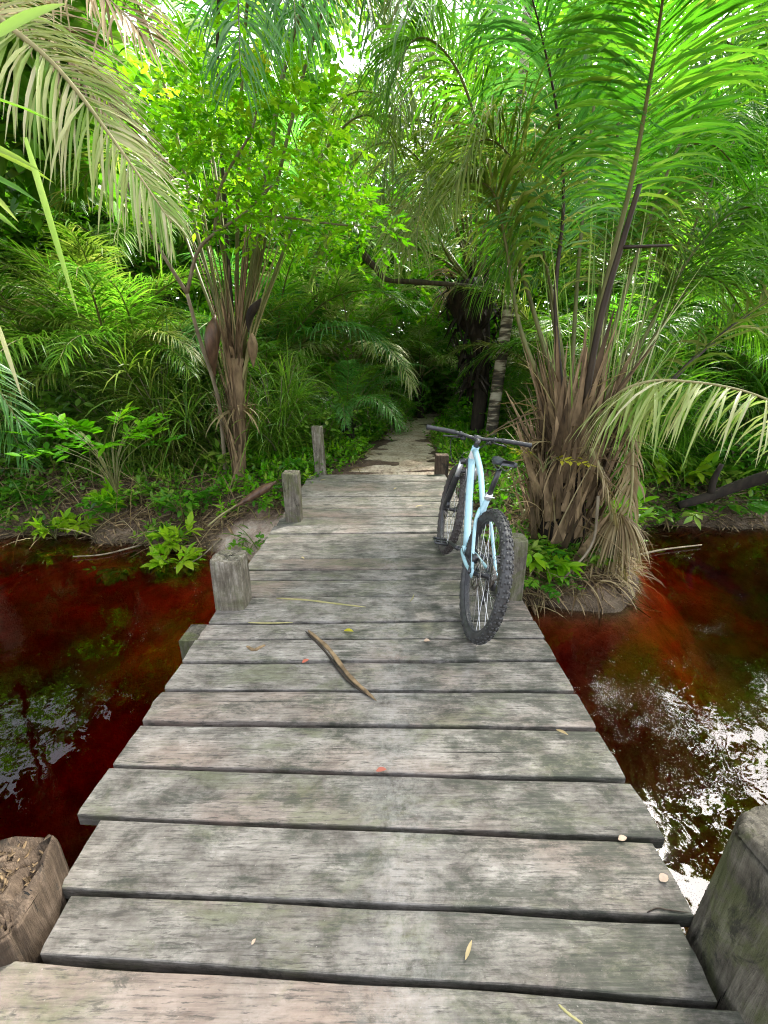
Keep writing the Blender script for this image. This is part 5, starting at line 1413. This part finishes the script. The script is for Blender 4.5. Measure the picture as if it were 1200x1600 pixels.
# roots and dead stems that tangle along the left waterline
r_ = np.random.default_rng(704); n = 300
x = r_.uniform(-7, -1.9, n); y = shore(x) + r_.uniform(.0, 1.3, n)
b = np.stack([x, y, ground_z(x, y) + .02], 1)
lf = MB(); lf.strips(b, r_.normal(0, .6, (n, 3)) + UP * .6, r_.normal(0, 1, (n, 3)), r_.uniform(.2, .9, n), r_.uniform(.005, .016, n), .8, 5, None, 0, r_.uniform(0, .7, n))
tag(lf.build('dead_stems', M['straw']), 'tangle of thin dead stems along the left waterline', 'undergrowth', kind='stuff')

# ------------------------------------------------------------------ things lying on the deck
def flat_strip(name, label, cat, pts, w_, mat, th=.012, grp=None, seed=0, lift=.0065):
    c = catmull([np.array(atz(x, y)) + (0, 0, lift) for x, y in pts], 18)
    m = MB(); rr = np.interp(np.linspace(0, 1, 18), [0, .1, .5, .9, 1], [.45, .9, 1, .8, .2]) * w_ * (1 + .15 * np.sin(np.arange(18) * 1.7 + seed))
    m.tube(c, rr, 8, squash=th / w_)
    return tag(m.build(name, mat), label, cat, grp)
flat_strip('broken_stick', 'split brown stick lying aslant across the planks', 'stick', [(482, 988), (515, 1018), (545, 1058), (588, 1098)], .0125, M['boot'], .010, lift=.012)
flat_strip('split_sliver', 'dark splinter lying along the split brown stick', 'stick', [(478, 989), (508, 1020), (540, 1062), (575, 1090)], .007, M['boot_dark'], .006, lift=.010)
flat_strip('straw_stalk', 'long thin pale straw across the deck behind the stick', 'straw', [(432, 936), (480, 939), (520, 944), (572, 950)], .008, M['stalk_pale'], .006)
flat_strip('straw_stalk', 'short pale straw near the left post', 'straw', [(388, 974), (420, 975), (458, 974)], .006, M['stalk_pale'], .004)
flat_strip('fallen_twig', 'brown twig with pale end near the left deck edge', 'twig', [(386, 1012), (397, 1018), (406, 1014), (415, 1010)], .011, M['boot'], .009, lift=.009)
flat_strip('straw_stalk', 'tiny bent straw left of the rear wheel', 'straw', [(641, 941), (645, 935), (647, 930)], .004, M['stalk_pale'], .003)
flat_strip('straw_stalk', 'pale straw on the near planks right of the middle', 'straw', [(872, 1572), (890, 1588), (910, 1602)], .0035, M['stalk_pale'], .002)
flat_strip('root_fibre', 'thin dark curled fibre by the mossy right post', 'fibre', [(1010, 1428), (1025, 1421), (1045, 1424), (1075, 1428)], .002, M['stalk_dark'], .002)
def deck_leaf(label, px, py, L, W, mat, rz, curl=.35):
    p = atz(px, py); m = MB()
    m.strips([np.array((-L / 2, 0, .004))], [(1, 0, .25)], [(0, 0, 1)], L, W, .55, 4, np.array([.2, .9, 1, .7, .05]), curl, .7)
    o = m.build('fallen_leaf', mat); o.location = (p[0], p[1], .006); o.rotation_euler = (0, 0, rz)
    return tag(o, label, 'leaf', 'leaves fallen on the deck')
deck_leaf('pale pink curled leaf near the mossy right post', 1036, 1376, .032, .022, M['shell'], .4)
deck_leaf('pale narrow leaf on the second nearest plank', 732, 1488, .045, .010, M['straw'], 1.0)
deck_leaf('pale leaf in the middle of the right planks', 878, 1148, .05, .016, M['straw'], -.7)
deck_leaf('white round leaf in front of the rear wheel', 667, 1004, .035, .028, M['shell'], 0)
deck_leaf('greenish leaf beside the top of the stick', 545, 989, .06, .03, M['yellow'], -.3)
deck_leaf('red leaf left of the stick', 478, 1036, .04, .025, M['red_leaf'], .6)
deck_leaf('red leaf caught in the gap near the middle', 596, 1207, .04, .02, M['red_leaf'], .1)
deck_leaf('pale leaf at the plank edge below the right edge stain', 972, 1314, .03, .018, M['shell'], .2)
deck_leaf('pale leaf on the far planks left of the bicycle', 655, 793, .09, .03, M['straw'], .3)
deck_leaf('small pale leaf on the far planks', 618, 765, .07, .03, M['straw'], .9)
deck_leaf('pale leaf on the far planks near the left edge', 505, 752, .08, .03, M['straw'], .1)
deck_leaf('tiny pale leaf on the near left plank', 397, 1475, .014, .008, M['shell'], 1.0)
deck_leaf('pale leaf near the left deck edge above the stick', 473, 874, .06, .02, M['straw'], -.9)
